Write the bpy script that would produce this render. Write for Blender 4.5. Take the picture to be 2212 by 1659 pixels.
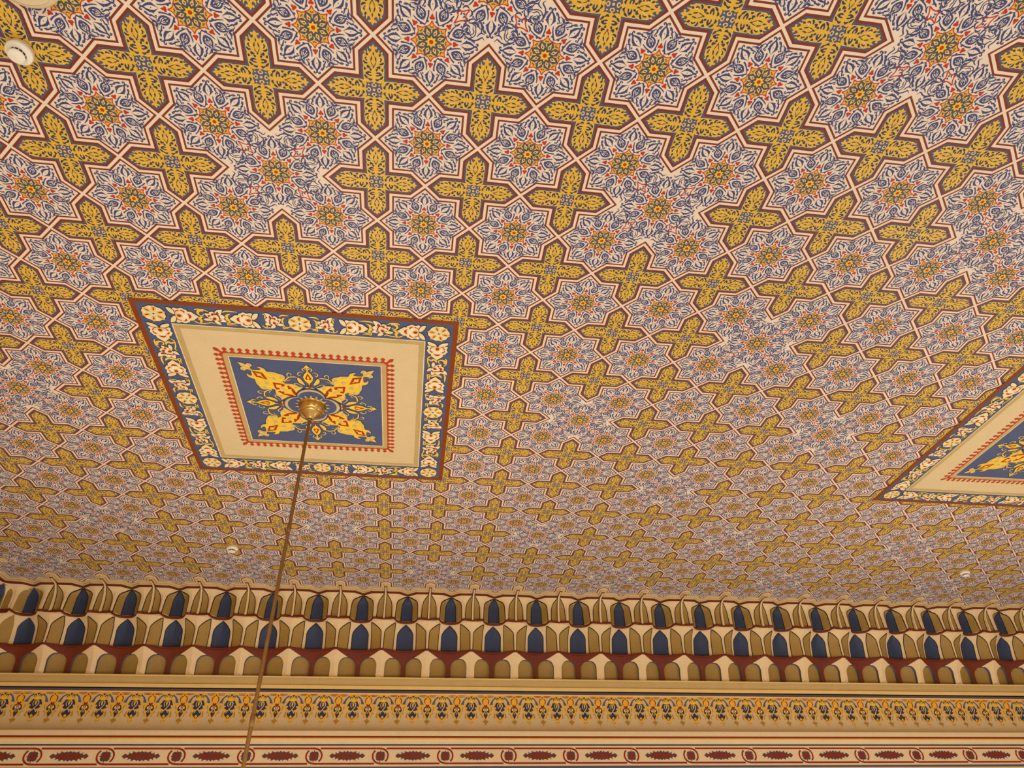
import bpy, math, random
from mathutils import Matrix, Vector
from mathutils.geometry import tessellate_polygon

for o in list(bpy.data.objects):
    bpy.data.objects.remove(o, do_unlink=True)
scene = bpy.context.scene
C = scene.collection
S = 0.5            # one cell of the painted ceiling lattice, metres
CEIL = 6.0         # ceiling height
random.seed(4)

# ------------------------------------------------------------------ camera
RM = ((0.990751, -0.133498, -0.024293), (0.063287, 0.612997, -0.787546), (0.120027, 0.778725, 0.615776))
CAM = (0.6662, -3.4211, -6.0357)
cam_data = bpy.data.cameras.new('camera')
cam = bpy.data.objects.new('camera', cam_data)
C.objects.link(cam)
cam_data.sensor_width = 36.0
cam_data.lens = 1485.017 / 2212 * 36.0
cam_data.clip_end = 200
m = Matrix.Identity(4)
for r in range(3):
    m[r][0] = RM[0][r]; m[r][1] = -RM[1][r]; m[r][2] = -RM[2][r]
m[0][3] = CAM[0] * S; m[1][3] = CAM[1] * S; m[2][3] = CEIL + CAM[2] * S
cam.matrix_world = m
scene.camera = cam

# ------------------------------------------------------------------ light
world = bpy.data.worlds.new('room_light')
scene.world = world
world.use_nodes = True
bg = world.node_tree.nodes['Background']
bg.inputs['Color'].default_value = (1.0, 0.94, 0.88, 1)
bg.inputs['Strength'].default_value = 0.75
GLOBE = 3.0       # glow of the chandelier globes
LAMP = 160.0       # watts of each point light
scene.view_settings.view_transform = 'Standard'
scene.view_settings.look = 'None'
scene.view_settings.gamma = 1
scene.view_settings.use_curve_mapping = False
scene.view_settings.exposure = 0.0

# ------------------------------------------------------------------ materials
def lin(c):
    c = c / 255.0
    return c / 12.92 if c <= 0.04045 else ((c + 0.055) / 1.055) ** 2.4
MATS = {}
def mat(name, rgb, rough=0.6, mottle=0.10, scale=9.0, metal=0.0, bump=0.0, spec=0.2, fine=60.0):
    """painted plaster: flat paint with a little uneven coverage"""
    if name in MATS:
        return MATS[name]
    mt = bpy.data.materials.new(name); mt.use_nodes = True
    nt = mt.node_tree; b = nt.nodes['Principled BSDF']
    b.inputs['Roughness'].default_value = rough
    b.inputs['Metallic'].default_value = metal
    b.inputs['Specular IOR Level'].default_value = spec
    base = tuple(lin(v) for v in rgb)
    geo = nt.nodes.new('ShaderNodeNewGeometry')
    n1 = nt.nodes.new('ShaderNodeTexNoise'); n1.inputs['Scale'].default_value = scale; n1.inputs['Detail'].default_value = 4
    n2 = nt.nodes.new('ShaderNodeTexNoise'); n2.inputs['Scale'].default_value = fine; n2.inputs['Detail'].default_value = 3
    nt.links.new(geo.outputs['Position'], n1.inputs['Vector'])
    nt.links.new(geo.outputs['Position'], n2.inputs['Vector'])
    add = nt.nodes.new('ShaderNodeMath'); add.operation = 'ADD'
    nt.links.new(n1.outputs['Fac'], add.inputs[0]); nt.links.new(n2.outputs['Fac'], add.inputs[1])
    mr = nt.nodes.new('ShaderNodeMapRange')
    mr.inputs['From Min'].default_value = 0.6; mr.inputs['From Max'].default_value = 1.4
    nt.links.new(add.outputs[0], mr.inputs['Value'])
    mx = nt.nodes.new('ShaderNodeMix'); mx.data_type = 'RGBA'
    mx.inputs['A'].default_value = tuple(v * (1 - mottle) for v in base) + (1,)
    mx.inputs['B'].default_value = tuple(min(1, v * (1 + mottle)) for v in base) + (1,)
    nt.links.new(mr.outputs['Result'], mx.inputs['Factor'])
    nt.links.new(mx.outputs['Result'], b.inputs['Base Color'])
    if bump:
        bp = nt.nodes.new('ShaderNodeBump'); bp.inputs['Strength'].default_value = bump; bp.inputs['Distance'].default_value = 0.004
        nt.links.new(n2.outputs['Fac'], bp.inputs['Height']); nt.links.new(bp.outputs['Normal'], b.inputs['Normal'])
    MATS[name] = mt
    return mt

mat('ceiling_cream', (228, 209, 190), 0.65, 0.05)
mat('border_brown', (122, 50, 22), 0.5)
mat('cross_blue', (78, 87, 120), 0.55)
mat('cross_navy', (54, 60, 90), 0.55)
mat('cross_light', (226, 192, 104), 0.45)
mat('cross_gold', (216, 172, 58), 0.42, 0.08)
mat('star_blue', (60, 70, 116), 0.55)
mat('star_red', (182, 50, 24), 0.5)
mat('star_yellow', (228, 174, 66), 0.45)
mat('star_centre', (232, 186, 46), 0.45)
mat('star_grey', (78, 80, 90), 0.55)
mat('star_kite', (224, 186, 112), 0.5)
mat('panel_blue', (74, 85, 120), 0.55)
mat('panel_navy', (40, 46, 74), 0.55)
mat('panel_cream', (208, 186, 144), 0.6, 0.05)
mat('panel_tan', (184, 157, 104), 0.6, 0.08)
mat('panel_brown', (126, 60, 26), 0.5)
mat('flower_cream', (228, 208, 160), 0.5)
mat('flower_white', (232, 216, 190), 0.5)
mat('flower_red', (164, 44, 20), 0.5)
mat('vine_yellow', (226, 188, 78), 0.45)
mat('orn_yellow', (230, 192, 58), 0.45)
mat('orn_tan', (200, 174, 122), 0.5)
mat('dentil_red', (174, 58, 28), 0.5)
mat('plaster_cream', (224, 195, 150), 0.6, 0.06, bump=0.05)
mat('niche_gold', (160, 127, 66), 0.5, 0.10)
mat('niche_blue', (52, 62, 90), 0.5, 0.12)
mat('niche_line', (26, 23, 28), 0.5)
mat('lip_brown', (108, 42, 20), 0.5)
mat('arch_grey', (94, 98, 118), 0.55)
mat('moulding_ochre', (186, 156, 102), 0.55, 0.08, bump=0.05)
mat('moulding_yellow', (224, 192, 122), 0.55, 0.06)
mat('moulding_cream', (220, 197, 158), 0.6, 0.06, bump=0.04)
mat('frieze_cream', (206, 182, 142), 0.6, 0.07, bump=0.06)
mat('stripe_blue', (78, 82, 100), 0.55)
mat('stripe_navy', (44, 48, 68), 0.55)
mat('stripe_black', (30, 26, 24), 0.55)
mat('stripe_red', (138, 36, 20), 0.5)
mat('bead_gold', (220, 168, 58), 0.35)
mat('frieze_yellow', (226, 174, 60), 0.42)
mat('frieze_bronze', (176, 130, 50), 0.5)
mat('frieze_navy', (52, 55, 78), 0.5)
mat('frieze_blue', (76, 86, 116), 0.5)
mat('band_grey', (74, 70, 86), 0.5)
mat('band_red', (126, 44, 26), 0.5)
mat('brass', (206, 164, 92), 0.26, 0.15, metal=1.0)
mat('brass_rod', (146, 112, 68), 0.42, 0.15, metal=0.8)
mat('detector_white', (232, 226, 212), 0.45, 0.03)
mat('detector_dark', (74, 60, 48), 0.6)
mat('fixture_beige', (214, 196, 160), 0.5, 0.04)
mat('floor_wood', (128, 88, 56), 0.45, 0.2)

# ------------------------------------------------------------------ objects
def obj(name, mesh, parent=None, loc=(0, 0, 0), rotz=0.0):
    o = bpy.data.objects.new(name, mesh)
    C.objects.link(o)
    o.location = loc
    o.rotation_euler = (0, 0, rotz)
    if parent:
        o.parent = parent
    return o
def tag(o, label, cat, group=None, kind=None):
    o['label'] = label; o['category'] = cat
    if group: o['group'] = group
    if kind: o['kind'] = kind
    return o

# ------------------------------------------------------------------ flat painting
LH = 0.0005        # thickness of one coat of paint, metres
def cat_rom(pts, n=5, closed=False):
    P = [Vector(p) for p in pts]; L = len(P); out = []
    segs = L if closed else L - 1
    for k in range(segs):
        if closed:
            a, b, c, d = P[(k - 1) % L], P[k], P[(k + 1) % L], P[(k + 2) % L]
        else:
            b, c = P[k], P[k + 1]
            a = P[k - 1] if k > 0 else b + (b - c)
            d = P[k + 2] if k + 2 < L else c + (c - b)
        for s in range(n):
            t = s / n
            out.append(0.5 * ((2 * b) + (c - a) * t + (2 * a - 5 * b + 4 * c - d) * t * t + (3 * b - a - 3 * c + d) * t ** 3))
    if not closed:
        out.append(P[-1])
    return [tuple(v) for v in out]
class Paint:
    def __init__(self):
        self.v = []; self.f = []; self.mi = []; self.mats = []; self.n = 0
    def _l(self, layer):
        self.n += 1                      # overlapping strokes of one coat never lie in exactly the same plane
        return layer + (self.n % 13) * 0.022
    def _m(self, name):
        if name not in self.mats: self.mats.append(name)
        return self.mats.index(name)
    def poly(self, pts, mt, layer=1, smooth=0):
        if smooth: pts = cat_rom(pts, smooth, True)
        k = len(self.v); mi = self._m(mt); layer = self._l(layer)
        vs = [Vector((x, y, 0)) for x, y in pts]
        tris = tessellate_polygon([vs])
        self.v += [(x, y, layer) for x, y in pts]
        for t in tris:
            self.f.append(tuple(k + i for i in t)); self.mi.append(mi)
    def quad(self, a, b, c, d, mt, layer=1):
        k = len(self.v)
        self.v += [(p[0], p[1], layer) for p in (a, b, c, d)]
        self.f.append((k, k + 1, k + 2, k + 3)); self.mi.append(self._m(mt))
    def disc(self, c, r, mt, layer=1, n=14, ry=None, a0=0):
        ry = ry or r
        self.poly([(c[0] + r * math.cos(a0 + 2 * math.pi * k / n), c[1] + ry * math.sin(a0 + 2 * math.pi * k / n)) for k in range(n)], mt, layer)
    def stroke(self, pts, w, mt, layer=1, smooth=4):
        """ribbon along pts; w one width or one per point"""
        if not isinstance(w, (list, tuple)): w = [w] * len(pts)
        if len(w) != len(pts):
            w = [w[0] + (w[-1] - w[0]) * k / (len(pts) - 1) for k in range(len(pts))] if len(w) == 2 else \
                [w[min(len(w) - 1, int(k * len(w) / len(pts)))] for k in range(len(pts))]
        p3 = [(p[0], p[1], ww) for p, ww in zip(pts, w)]
        if smooth and len(pts) > 2: p3 = cat_rom(p3, smooth)
        n = len(p3); L = []; R = []
        for k in range(n):
            a = p3[max(0, k - 1)]; b = p3[min(n - 1, k + 1)]
            dx, dy = b[0] - a[0], b[1] - a[1]; d = math.hypot(dx, dy) or 1
            h = max(p3[k][2], 0.0005) / 2
            L.append((p3[k][0] - dy / d * h, p3[k][1] + dx / d * h)); R.append((p3[k][0] + dy / d * h, p3[k][1] - dx / d * h))
        mi = self._m(mt); k0 = len(self.v); layer = self._l(layer)
        for l, r in zip(L, R): self.v += [(l[0], l[1], layer), (r[0], r[1], layer)]
        for k in range(n - 1):
            self.f.append((k0 + 2 * k, k0 + 2 * k + 1, k0 + 2 * k + 3, k0 + 2 * k + 2)); self.mi.append(mi)
    def ring(self, pts, w, mt, layer=1, smooth=4):
        q = cat_rom(pts, smooth, True) if smooth else list(pts)
        q = q + [q[0], q[1]]
        self.stroke(q, w, mt, layer, 0)
    def merge(self, other, fn):
        """copy another painting through fn(x, y)"""
        k = len(self.v); self.n += 1; dl = (self.n % 7) * 0.041
        self.v += [fn(x, y) + (l + dl,) for x, y, l in other.v]
        idx = [self._m(n) for n in other.mats]
        self.f += [tuple(k + i for i in f) for f in other.f]
        self.mi += [idx[i] for i in other.mi]
    def mesh(self, name, fn=None):
        """fn(x, y, layer) -> 3d; default lies on the ceiling, y pointing away from the far wall"""
        fn = fn or (lambda x, y, l: (x * S, -y * S, -l * LH))
        me = bpy.data.meshes.new(name)
        me.from_pydata([fn(*v) for v in self.v], [], self.f)
        for n in self.mats: me.materials.append(MATS[n])
        me.polygons.foreach_set('material_index', self.mi)
        me.update()
        return me
def mir(pts): return [(-x, y) for x, y in reversed(pts)]
def rotf(a, dx=0, dy=0, mx=1):
    c, s = math.cos(a), math.sin(a)
    return lambda x, y: (mx * x * c - y * s + dx, mx * x * s + y * c + dy)

# ------------------------------------------------------------------ measured motif outlines (lattice units)
ARM=[(0.0058,0.4197),(0.0118,0.4032),(0.0181,0.3943),(0.028,0.4),(0.0377,0.3947),(0.0373,0.3822),(0.0284,0.3739),(0.0209,0.3772),(0.0153,0.3721),(0.0187,0.3578),(0.032,0.3447),(0.0444,0.3585),(0.0504,0.3795),(0.0576,0.363),(0.0539,0.3443),(0.0649,0.3436),(0.0718,0.3566),(0.0827,0.357),(0.0858,0.3464),(0.0801,0.3357),(0.0893,0.3286),(0.0973,0.3102),(0.0984,0.2767),(0.1014,0.2591),(0.0971,0.237),(0.0928,0.2148),(0.0994,0.2059),(0.0969,0.1624),(0.0955,0.1096),(0.091,0.0825),(0.0789,0.075),(0.0559,0.0642),(0.0361,0.0693),(0.0193,0.076),(0.0123,0.0721),(0.0087,0.0657)]
ARMH=[[(0.0039,0.3558),(0.0114,0.3332),(0.0053,0.3135),(-0.0007,0.3316)],
 [(0.0134,0.3074),(0.0239,0.2865),(0.0226,0.2611),(0.0135,0.2344),(0.0068,0.2307),(0.014,0.2515),(0.0222,0.2666),(0.0148,0.2769),(0.012,0.2961)],
 [(0.004,0.2315),(0.0114,0.216),(0.0042,0.2007),(-0.0032,0.214)],
 [(0.051,0.3346),(0.0621,0.3399),(0.0657,0.3282),(0.056,0.3147),(0.049,0.3204)],
 [(0.0562,0.3003),(0.0737,0.2931),(0.0701,0.2797),(0.0605,0.2672),(0.0551,0.2738),(0.0636,0.2834)],
 [(0.0539,0.2483),(0.0696,0.2549),(0.082,0.2644),(0.0897,0.2587),(0.0794,0.2432),(0.0637,0.2394)],
 [(0.0275,0.2153),(0.0399,0.2192),(0.0501,0.2296),(0.0576,0.2158),(0.0517,0.2013),(0.0406,0.2056),(0.0329,0.2068)],
 [(0.0179,0.1923),(0.0372,0.2017),(0.0276,0.1763)],
 [(0.066,0.1912),(0.082,0.2065),(0.0827,0.1807)],
 [(0.0215,0.157),(0.0386,0.1691),(0.0581,0.163),(0.0685,0.1493),(0.0519,0.1378),(0.032,0.1317),(0.0198,0.1376),(0.0323,0.1434),(0.0448,0.145),(0.0428,0.1552),(0.0326,0.1539)],
 [(0.0155,0.1038),(0.0313,0.1023),(0.0553,0.1102),(0.0436,0.0957),(0.0354,0.087),(0.0241,0.0873)],
 [(0.0589,0.1195),(0.0807,0.137),(0.0816,0.1242),(0.0734,0.1114),(0.0608,0.1039)]]
FLO=[(0.002,0.0666),(0.0142,0.0587),(0.0242,0.0499),(0.0198,0.0344),(0.0094,0.0283),(0.0008,0.0271)]
FLH=[(0.0018,0.0606),(0.0084,0.0538),(0.0116,0.0453),(0.0057,0.0385),(0.0011,0.0379)]
CTRI=[(0.0402,0.0503),(0.0559,0.0619),(0.0584,0.0455),(0.0496,0.0384),(0.0552,0.0331),(0.038,0.0297),(0.041,0.0372)]
S_eye=[(0.0016,0.25),(0.0128,0.267),(0.0333,0.2898),(0.0487,0.3061),(0.0389,0.3122),(0.0409,0.3279),(0.0283,0.3518),(0.0145,0.3697),(0.0021,0.3766),(0.0013,0.3681),(0.0127,0.3441),(0.0195,0.3166),(0.0163,0.2876),(0.0074,0.2663)]
S_stem=[(-0.0002,0.3679),(0.0006,0.3904)]
S_curl=[(0.0006,0.3887),(0.0081,0.3997),(0.0185,0.4055),(0.0265,0.401),(0.0242,0.3917),(0.0179,0.3926)]
S_dot=[(0.001,0.3143)]
S_fl=[(0.0369,0.3765),(0.0502,0.3743),(0.0625,0.359),(0.0658,0.3441),(0.0804,0.3386),(0.0701,0.3288),(0.0762,0.3124),(0.0878,0.2898),(0.0819,0.2799),(0.0691,0.3029),(0.0561,0.3213),(0.0581,0.3358),(0.0494,0.3545)]
S_blob=[(0.0572,0.294),(0.0651,0.2967),(0.0734,0.2891),(0.0696,0.2783),(0.0593,0.2816)]
S_spk=[(0.0905,0.3257),(0.1042,0.3171),(0.1225,0.304),(0.1187,0.2949),(0.1067,0.298),(0.1031,0.3073)]
S_v=[(0.058,0.1408),(0.049,0.1605),(0.0397,0.1918),(0.0332,0.2203),(0.0323,0.2464),(0.0344,0.2611)]
S_vb=[(0.0378,0.1709)]
S_ring=[(0.07,0.1779),(0.0583,0.2),(0.0519,0.2256),(0.0563,0.2494),(0.0716,0.2687),(0.0952,0.2815),(0.1187,0.2937),(0.1254,0.3003),(0.1064,0.2714),(0.0854,0.2606),(0.0711,0.2426),(0.0682,0.2218),(0.0765,0.2053),(0.0812,0.1959)]
S_arrow=[(0.0882,0.2079),(0.0952,0.2223),(0.1078,0.2414)]
S_inn=[(0.0857,0.1929),(0.0764,0.2199),(0.0834,0.2441),(0.0989,0.2589),(0.1171,0.2728)]
S_redtip=[(-0.0014,0.1777),(0.0141,0.1501),(0.0338,0.1317),(0.0586,0.1259)]
S_heart=[(-0.0013,0.2392),(-0.0118,0.1999),(0.0123,0.203),(-0.0016,0.1818)]
D_sil=[(1.289,-0.0148),(1.2499,0.0161),(1.2084,0.0367),(1.1823,0.0334),(1.1846,0.0751),(1.1541,0.1042),(1.0991,0.0831),(1.1119,0.0605),(1.0992,0.0245),(1.0632,0.0011),(1.0223,0.0314),(0.9728,0.079),(0.9759,0.1003),(1.0162,0.1116),(1.0573,0.1102),(1.0184,0.1473),(0.9671,0.1567),(0.9096,0.13),(0.8533,0.1767),(0.8237,0.2018),(0.7748,0.2162),(0.7274,0.2401),(0.681,0.2346),(0.6501,0.1954),(0.6214,0.1362),(0.5797,0.1089),(0.5186,0.1746),(0.4715,0.2013),(0.4075,0.2076),(0.3641,0.2368),(0.351,0.138),(0.3043,0.0518),(0.2656,-0.0133)]
D_d1=[(1.0456,-0.0158),(0.925,0.0649),(0.7858,-0.0193)]
D_d1i=[(0.9998,-0.0208),(0.9449,0.0057),(0.9091,0.0223),(0.8929,-0.011),(0.8352,-0.0332)]
D_h=[(0.7087,-0.0239),(0.6102,0.0617),(0.5202,0.1052),(0.4153,0.0885),(0.327,0.0365),(0.2656,-0.0133)]
D_hi=[(0.6101,-0.0538),(0.6025,-0.0202),(0.5737,-0.0138),(0.5199,0.033),(0.4675,0.0243),(0.4425,0.0794),(0.403,0.0299),(0.3273,-0.0137)]
D_bar=[(0.6083,0.0808),(0.5548,0.0988),(0.516,0.0135),(0.5767,0.0116)]
D_sw=[(0.6912,0.1798),(0.7471,0.0521),(0.4217,0.1538),(1.1438,0.0545),(1.1843,-0.0182)]
T_body=[(-0.0081,0.9306),(0.0431,0.8693),(0.0085,0.8581),(0.0085,0.8207),(0.0095,0.7831),(0.0444,0.7336),(0.07,0.6594),(0.0544,0.5878),(0.0324,0.551),(0.0081,0.5201),(-0.0003,0.4796),(0.0226,0.4421),(0.0645,0.4143)]
T_curl=[(0.0067,0.8205),(0.0371,0.8537),(0.0631,0.8385),(0.0553,0.803),(0.0414,0.8016)]
T_red=[(-0.0026,0.7514),(0.0222,0.6929),(0.0431,0.638),(0.0328,0.6058),(0.0005,0.6087)]
T_redi=[(-0.0056,0.7099),(0.0186,0.654),(0.0113,0.6254),(-0.0126,0.6166)]
T_vine=[(0.3299,0.5488),(0.2681,0.6336),(0.1856,0.653),(0.143,0.6438)]
T_leaf=[(0.1426,0.6391),(0.1526,0.5902),(0.1285,0.5247),(0.0568,0.4776),(0.0853,0.5675),(0.1186,0.6304)]
T_c1=[(0.2687,0.6414),(0.2839,0.6974),(0.2568,0.733),(0.2251,0.7066),(0.2358,0.6769)]
T_c2=[(0.065,0.7586),(0.1028,0.7702),(0.1377,0.7251),(0.1141,0.6872),(0.1,0.7165)]
T_c3=[(0.2363,0.5832),(0.273,0.5713),(0.3267,0.5294)]
T_c4=[(0.0932,0.4414),(0.1644,0.5046),(0.2063,0.4978),(0.1851,0.4669)]
T_ax=[(0.0054,0.8353),(-0.0081,0.4149)]
T_rt=[(-0.0333,0.4283),(-0.0007,0.4954),(0.0219,0.434)]

M_st=[[(0.0755,0.3779),(0.0748,0.3462),(0.0782,0.3147),(0.0925,0.2845),(0.1061,0.2648)],
 [(0.1291,0.3002),(0.1303,0.3271),(0.1245,0.3635),(0.1241,0.3845),(0.1339,0.4068),(0.1541,0.4225),(0.1821,0.4289)],
 [(0.1669,0.3981),(0.1461,0.3885),(0.1402,0.3682),(0.1504,0.3511),(0.1489,0.3285)],
 [(0.0428,0.436),(0.0583,0.4174),(0.0713,0.4139),(0.1063,0.4384),(0.1479,0.4451),(0.1789,0.4389),(0.2083,0.4194),(0.2239,0.398),(0.2496,0.383)],
 [(0.1761,0.3439),(0.1877,0.3268),(0.2105,0.3246),(0.2332,0.341),(0.2433,0.3689)],
 [(0.2083,0.3827),(0.2004,0.3631),(0.2093,0.3527),(0.2225,0.3635)],
 [(0.1288,0.2975),(0.1612,0.2992),(0.1945,0.2994)],
 [(0.1297,0.2691),(0.1617,0.2658),(0.1911,0.2789),(0.2023,0.295)],
 [(0.2601,0.3152),(0.2856,0.3363),(0.3152,0.3317)],
 [(0.1853,0.1936),(0.1691,0.2134),(0.1709,0.2355),(0.1897,0.2489)],
 [(0.0426,0.3866),(0.0751,0.3752),(0.0977,0.3914),(0.1095,0.4113)],
 [(0.2241,0.2644),(0.2322,0.2546),(0.2444,0.2672)],
 [(0.2262,0.2429),(0.2371,0.2362),(0.2307,0.2216)]]
M_dot=[[(0.1418,0.2912),(0.1072,0.308),(0.1919,0.3978)]]
M_dia=[[(0.2106,0.287),(0.2211,0.2586),(0.21,0.2244),(0.1873,0.1911),(0.2243,0.2071),(0.2579,0.2143),(0.2858,0.2125),(0.2854,0.2509),(0.2961,0.2849),(0.3163,0.3211),(0.2816,0.3003),(0.248,0.2904)]]
FA_leaf=[(-0.1315,0.1333),(-0.0967,0.1311),(-0.0723,0.1116),(-0.0525,0.072),(-0.0482,0.0336),(-0.0561,0.0131),(-0.081,0.0232),(-0.1075,0.0526),(-0.1236,0.0894)]
FA_body=[(-0.0484,0.0009),(-0.0389,0.0412),(-0.045,0.0858),(-0.0602,0.1098),(-0.0584,0.126),(-0.0367,0.1382),(-0.0148,0.1248),(0.0138,0.1218),(0.025,0.134),(0.0513,0.1391),(0.0761,0.1195),(0.1033,0.1099),(0.1117,0.0817),(0.155,0.0771),(0.1788,0.0506),(0.2302,0.0086)]
FA_r1=[(-0.0453,0.0404),(-0.0344,0.0774),(-0.0003,0.0976),(0.0146,0.0897),(-0.018,0.0761),(-0.0386,0.051)]
FA_r2=[(0.0277,0.1009),(0.0507,0.1004),(0.0792,0.0779),(0.0652,0.0535),(0.0512,0.0843),(0.0276,0.0912)]
FA_r3=[(0.0933,0.047),(0.1171,0.04),(0.1366,0.0226),(0.1414,0.0002),(0.1109,-0.0067),(0.1126,0.0198),(0.1041,0.0385)]
FA_w=[(-0.0332,0.0027),(-0.0204,0.0303),(0.0056,0.0692),(0.0385,0.0841),(0.0596,0.0658),(0.0629,0.0434),(0.0925,0.0437),(0.1068,0.0224),(0.1047,-0.0061)]
FB_p=[[(0.0169,0.1076),(0.0446,0.1402),(0.0814,0.1543),(0.1156,0.1552),(0.0974,0.104),(0.0853,0.0631),(0.0627,0.0571),(0.0471,0.0652),(0.0177,0.0683)],
 [(0.052,0.046),(0.086,0.0665),(0.1136,0.0532),(0.1249,0.0213),(0.1072,-0.0041),(0.0762,-0.0078),(0.0529,0.0062)],
 [(0.0508,-0.0275),(0.0844,-0.0102),(0.1135,-0.0168),(0.1357,-0.0614),(0.0912,-0.0666),(0.0518,-0.0678)],
 [(-0.1124,0.0694),(-0.0796,0.0733),(-0.0612,0.059),(-0.0427,0.0016),(-0.0638,-0.0175),(-0.0853,0.0033),(-0.1033,0.0409)],
 [(-0.0593,0.079),(-0.0392,0.1042),(-0.0083,0.1099),(0.0085,0.087),(-0.0025,0.0528),(-0.0359,0.0356),(-0.0551,0.0466)],
 [(-0.054,0.0202),(-0.0271,0.0367),(0.0069,0.0572),(0.0357,0.0507),(0.0467,0.0188),(0.049,-0.0143),(0.0336,-0.0497),(0.0063,-0.0562),(-0.0264,-0.0466),(-0.0468,-0.0188)],
 [(-0.1445,-0.0336),(-0.1115,-0.0197),(-0.0682,-0.018),(-0.0346,-0.0442),(-0.055,-0.06),(-0.0949,-0.0647),(-0.1274,-0.055)],
 [(-0.0179,-0.0692),(0.0152,-0.0552),(0.046,-0.0752),(0.0613,-0.121),(0.0292,-0.118),(-0.0025,-0.1012)]]
FB_r=[[(-0.0362,0.0554),(-0.0221,0.0834),(0.0072,0.0803),(-0.0082,0.0455),(-0.0271,0.0367)],
 [(0.0274,0.0958),(0.0531,0.1184),(0.0651,0.0805),(0.0451,0.0551),(0.0221,0.0689)],
 [(-0.0842,0.0299),(-0.0632,0.0489),(-0.0498,0.0307),(-0.0671,0.0088)],
 [(0.05,0.0358),(0.0705,0.0415),(0.0631,0.0141),(0.0687,-0.002),(0.0516,-0.0006)],
 [(0.0462,-0.0516),(0.0698,-0.0186),(0.0783,-0.031),(0.062,-0.0598)],
 [(-0.0278,-0.0099),(-0.0017,0.0131),(0.0176,0.0021),(0.0161,-0.0282),(-0.0081,-0.0411),(-0.0288,-0.0368)],
 [(-0.0353,-0.0476),(-0.0132,-0.045),(-0.0254,-0.0633)]]
FB_v=[[(-0.2235,0.1149),(-0.1939,0.1346),(-0.1579,0.1453),(-0.1173,0.1372),(-0.0837,0.1153),(-0.0573,0.0988)],
 [(-0.1131,0.117),(-0.1418,0.1214),(-0.1751,0.1044),(-0.1924,0.0632),(-0.1777,0.0321),(-0.1492,0.0256),(-0.1267,0.0414),(-0.13,0.0562)],
 [(-0.2656,-0.0779),(-0.2451,-0.1024),(-0.2141,-0.119),(-0.1624,-0.1198),(-0.104,-0.1096),(-0.0531,-0.0935),(-0.0223,-0.1137)],
 [(-0.1905,-0.1095),(-0.173,-0.0671),(-0.1914,-0.0424),(-0.1688,-0.0065),(-0.1337,-0.0024)],
 [(0.0974,0.104),(0.1406,0.1288),(0.1812,0.1401),(0.2326,0.1397),(0.2868,0.1297)],
 [(0.1978,0.0896),(0.1589,0.0652),(0.1426,0.0234),(0.1515,-0.0224),(0.1758,-0.0567)],
 [(0.1752,-0.0602),(0.1402,-0.0846),(0.1434,-0.1149),(0.1888,-0.1063),(0.2492,-0.113)],
 [(0.1338,-0.0718),(0.1925,-0.0854),(0.2814,-0.0784)]]

# ================================================================== ceiling
def grid_mesh(name, P, mats, mi=None, smooth=True):
    """P rows of 3d points in lattice units -> mesh"""
    v = [tuple(c * S for c in p) for row in P for p in row]; n = len(P[0]); f = []
    for r in range(len(P) - 1):
        for c in range(n - 1):
            f.append((r * n + c, r * n + c + 1, (r + 1) * n + c + 1, (r + 1) * n + c))
    me = bpy.data.meshes.new(name); me.from_pydata(v, [], f)
    for k in mats: me.materials.append(MATS[k])
    if smooth:
        me.polygons.foreach_set('use_smooth', [True] * len(f)); me.set_sharp_from_angle(angle=math.radians(24))
    me.update(); return me
def box_mesh(name, x0, x1, y0, y1, z0, z1, mt):
    v = [(x, y, z) for z in (z0, z1) for y in (y0, y1) for x in (x0, x1)]
    f = [(0, 2, 3, 1), (4, 5, 7, 6), (0, 1, 5, 4), (2, 6, 7, 3), (0, 4, 6, 2), (1, 3, 7, 5)]
    me = bpy.data.meshes.new(name); me.from_pydata(v, [], f); me.materials.append(MATS[mt]); me.update(); return me
X0, X1 = -9.2 * S, 25.4 * S
ceiling = obj('ceiling', box_mesh('ceiling', X0, X1, -19.4 * S, 13.4 * S, 0, 0.2, 'ceiling_cream'), None, (0, 0, CEIL))
tag(ceiling, 'cream plaster ceiling covered with painted blue stars and gold crosses', 'ceiling', kind='structure')

def is_star_cell(i, j):
    if (i, j) in ((-3, 3), (1, 3), (-3, 7), (1, 7), (9, 3), (13, 3), (9, 7), (13, 7)): return False
    return (j % 4 == 1 and i % 4 == 3) or (j % 4 == 3 and i % 4 == 1)
W = 0.5 - math.sqrt(0.125); SH = math.sqrt(0.125)
def ring_pts(d, closed=True):
    t = (0, 0.5 + d * math.sqrt(2)) if closed else (abs(d) * math.sqrt(2), 0.5)
    return [t, (W + d, SH + d * (math.sqrt(2) - 1)), (W + d, W + d)]
ROT4 = [rotf(-k * math.pi / 2) for k in range(4)]      # arm k: up(-j), right(+i), down(+j), left(-i)
D1, D2, D3 = 0.0145, 0.0325, -0.037

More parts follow.
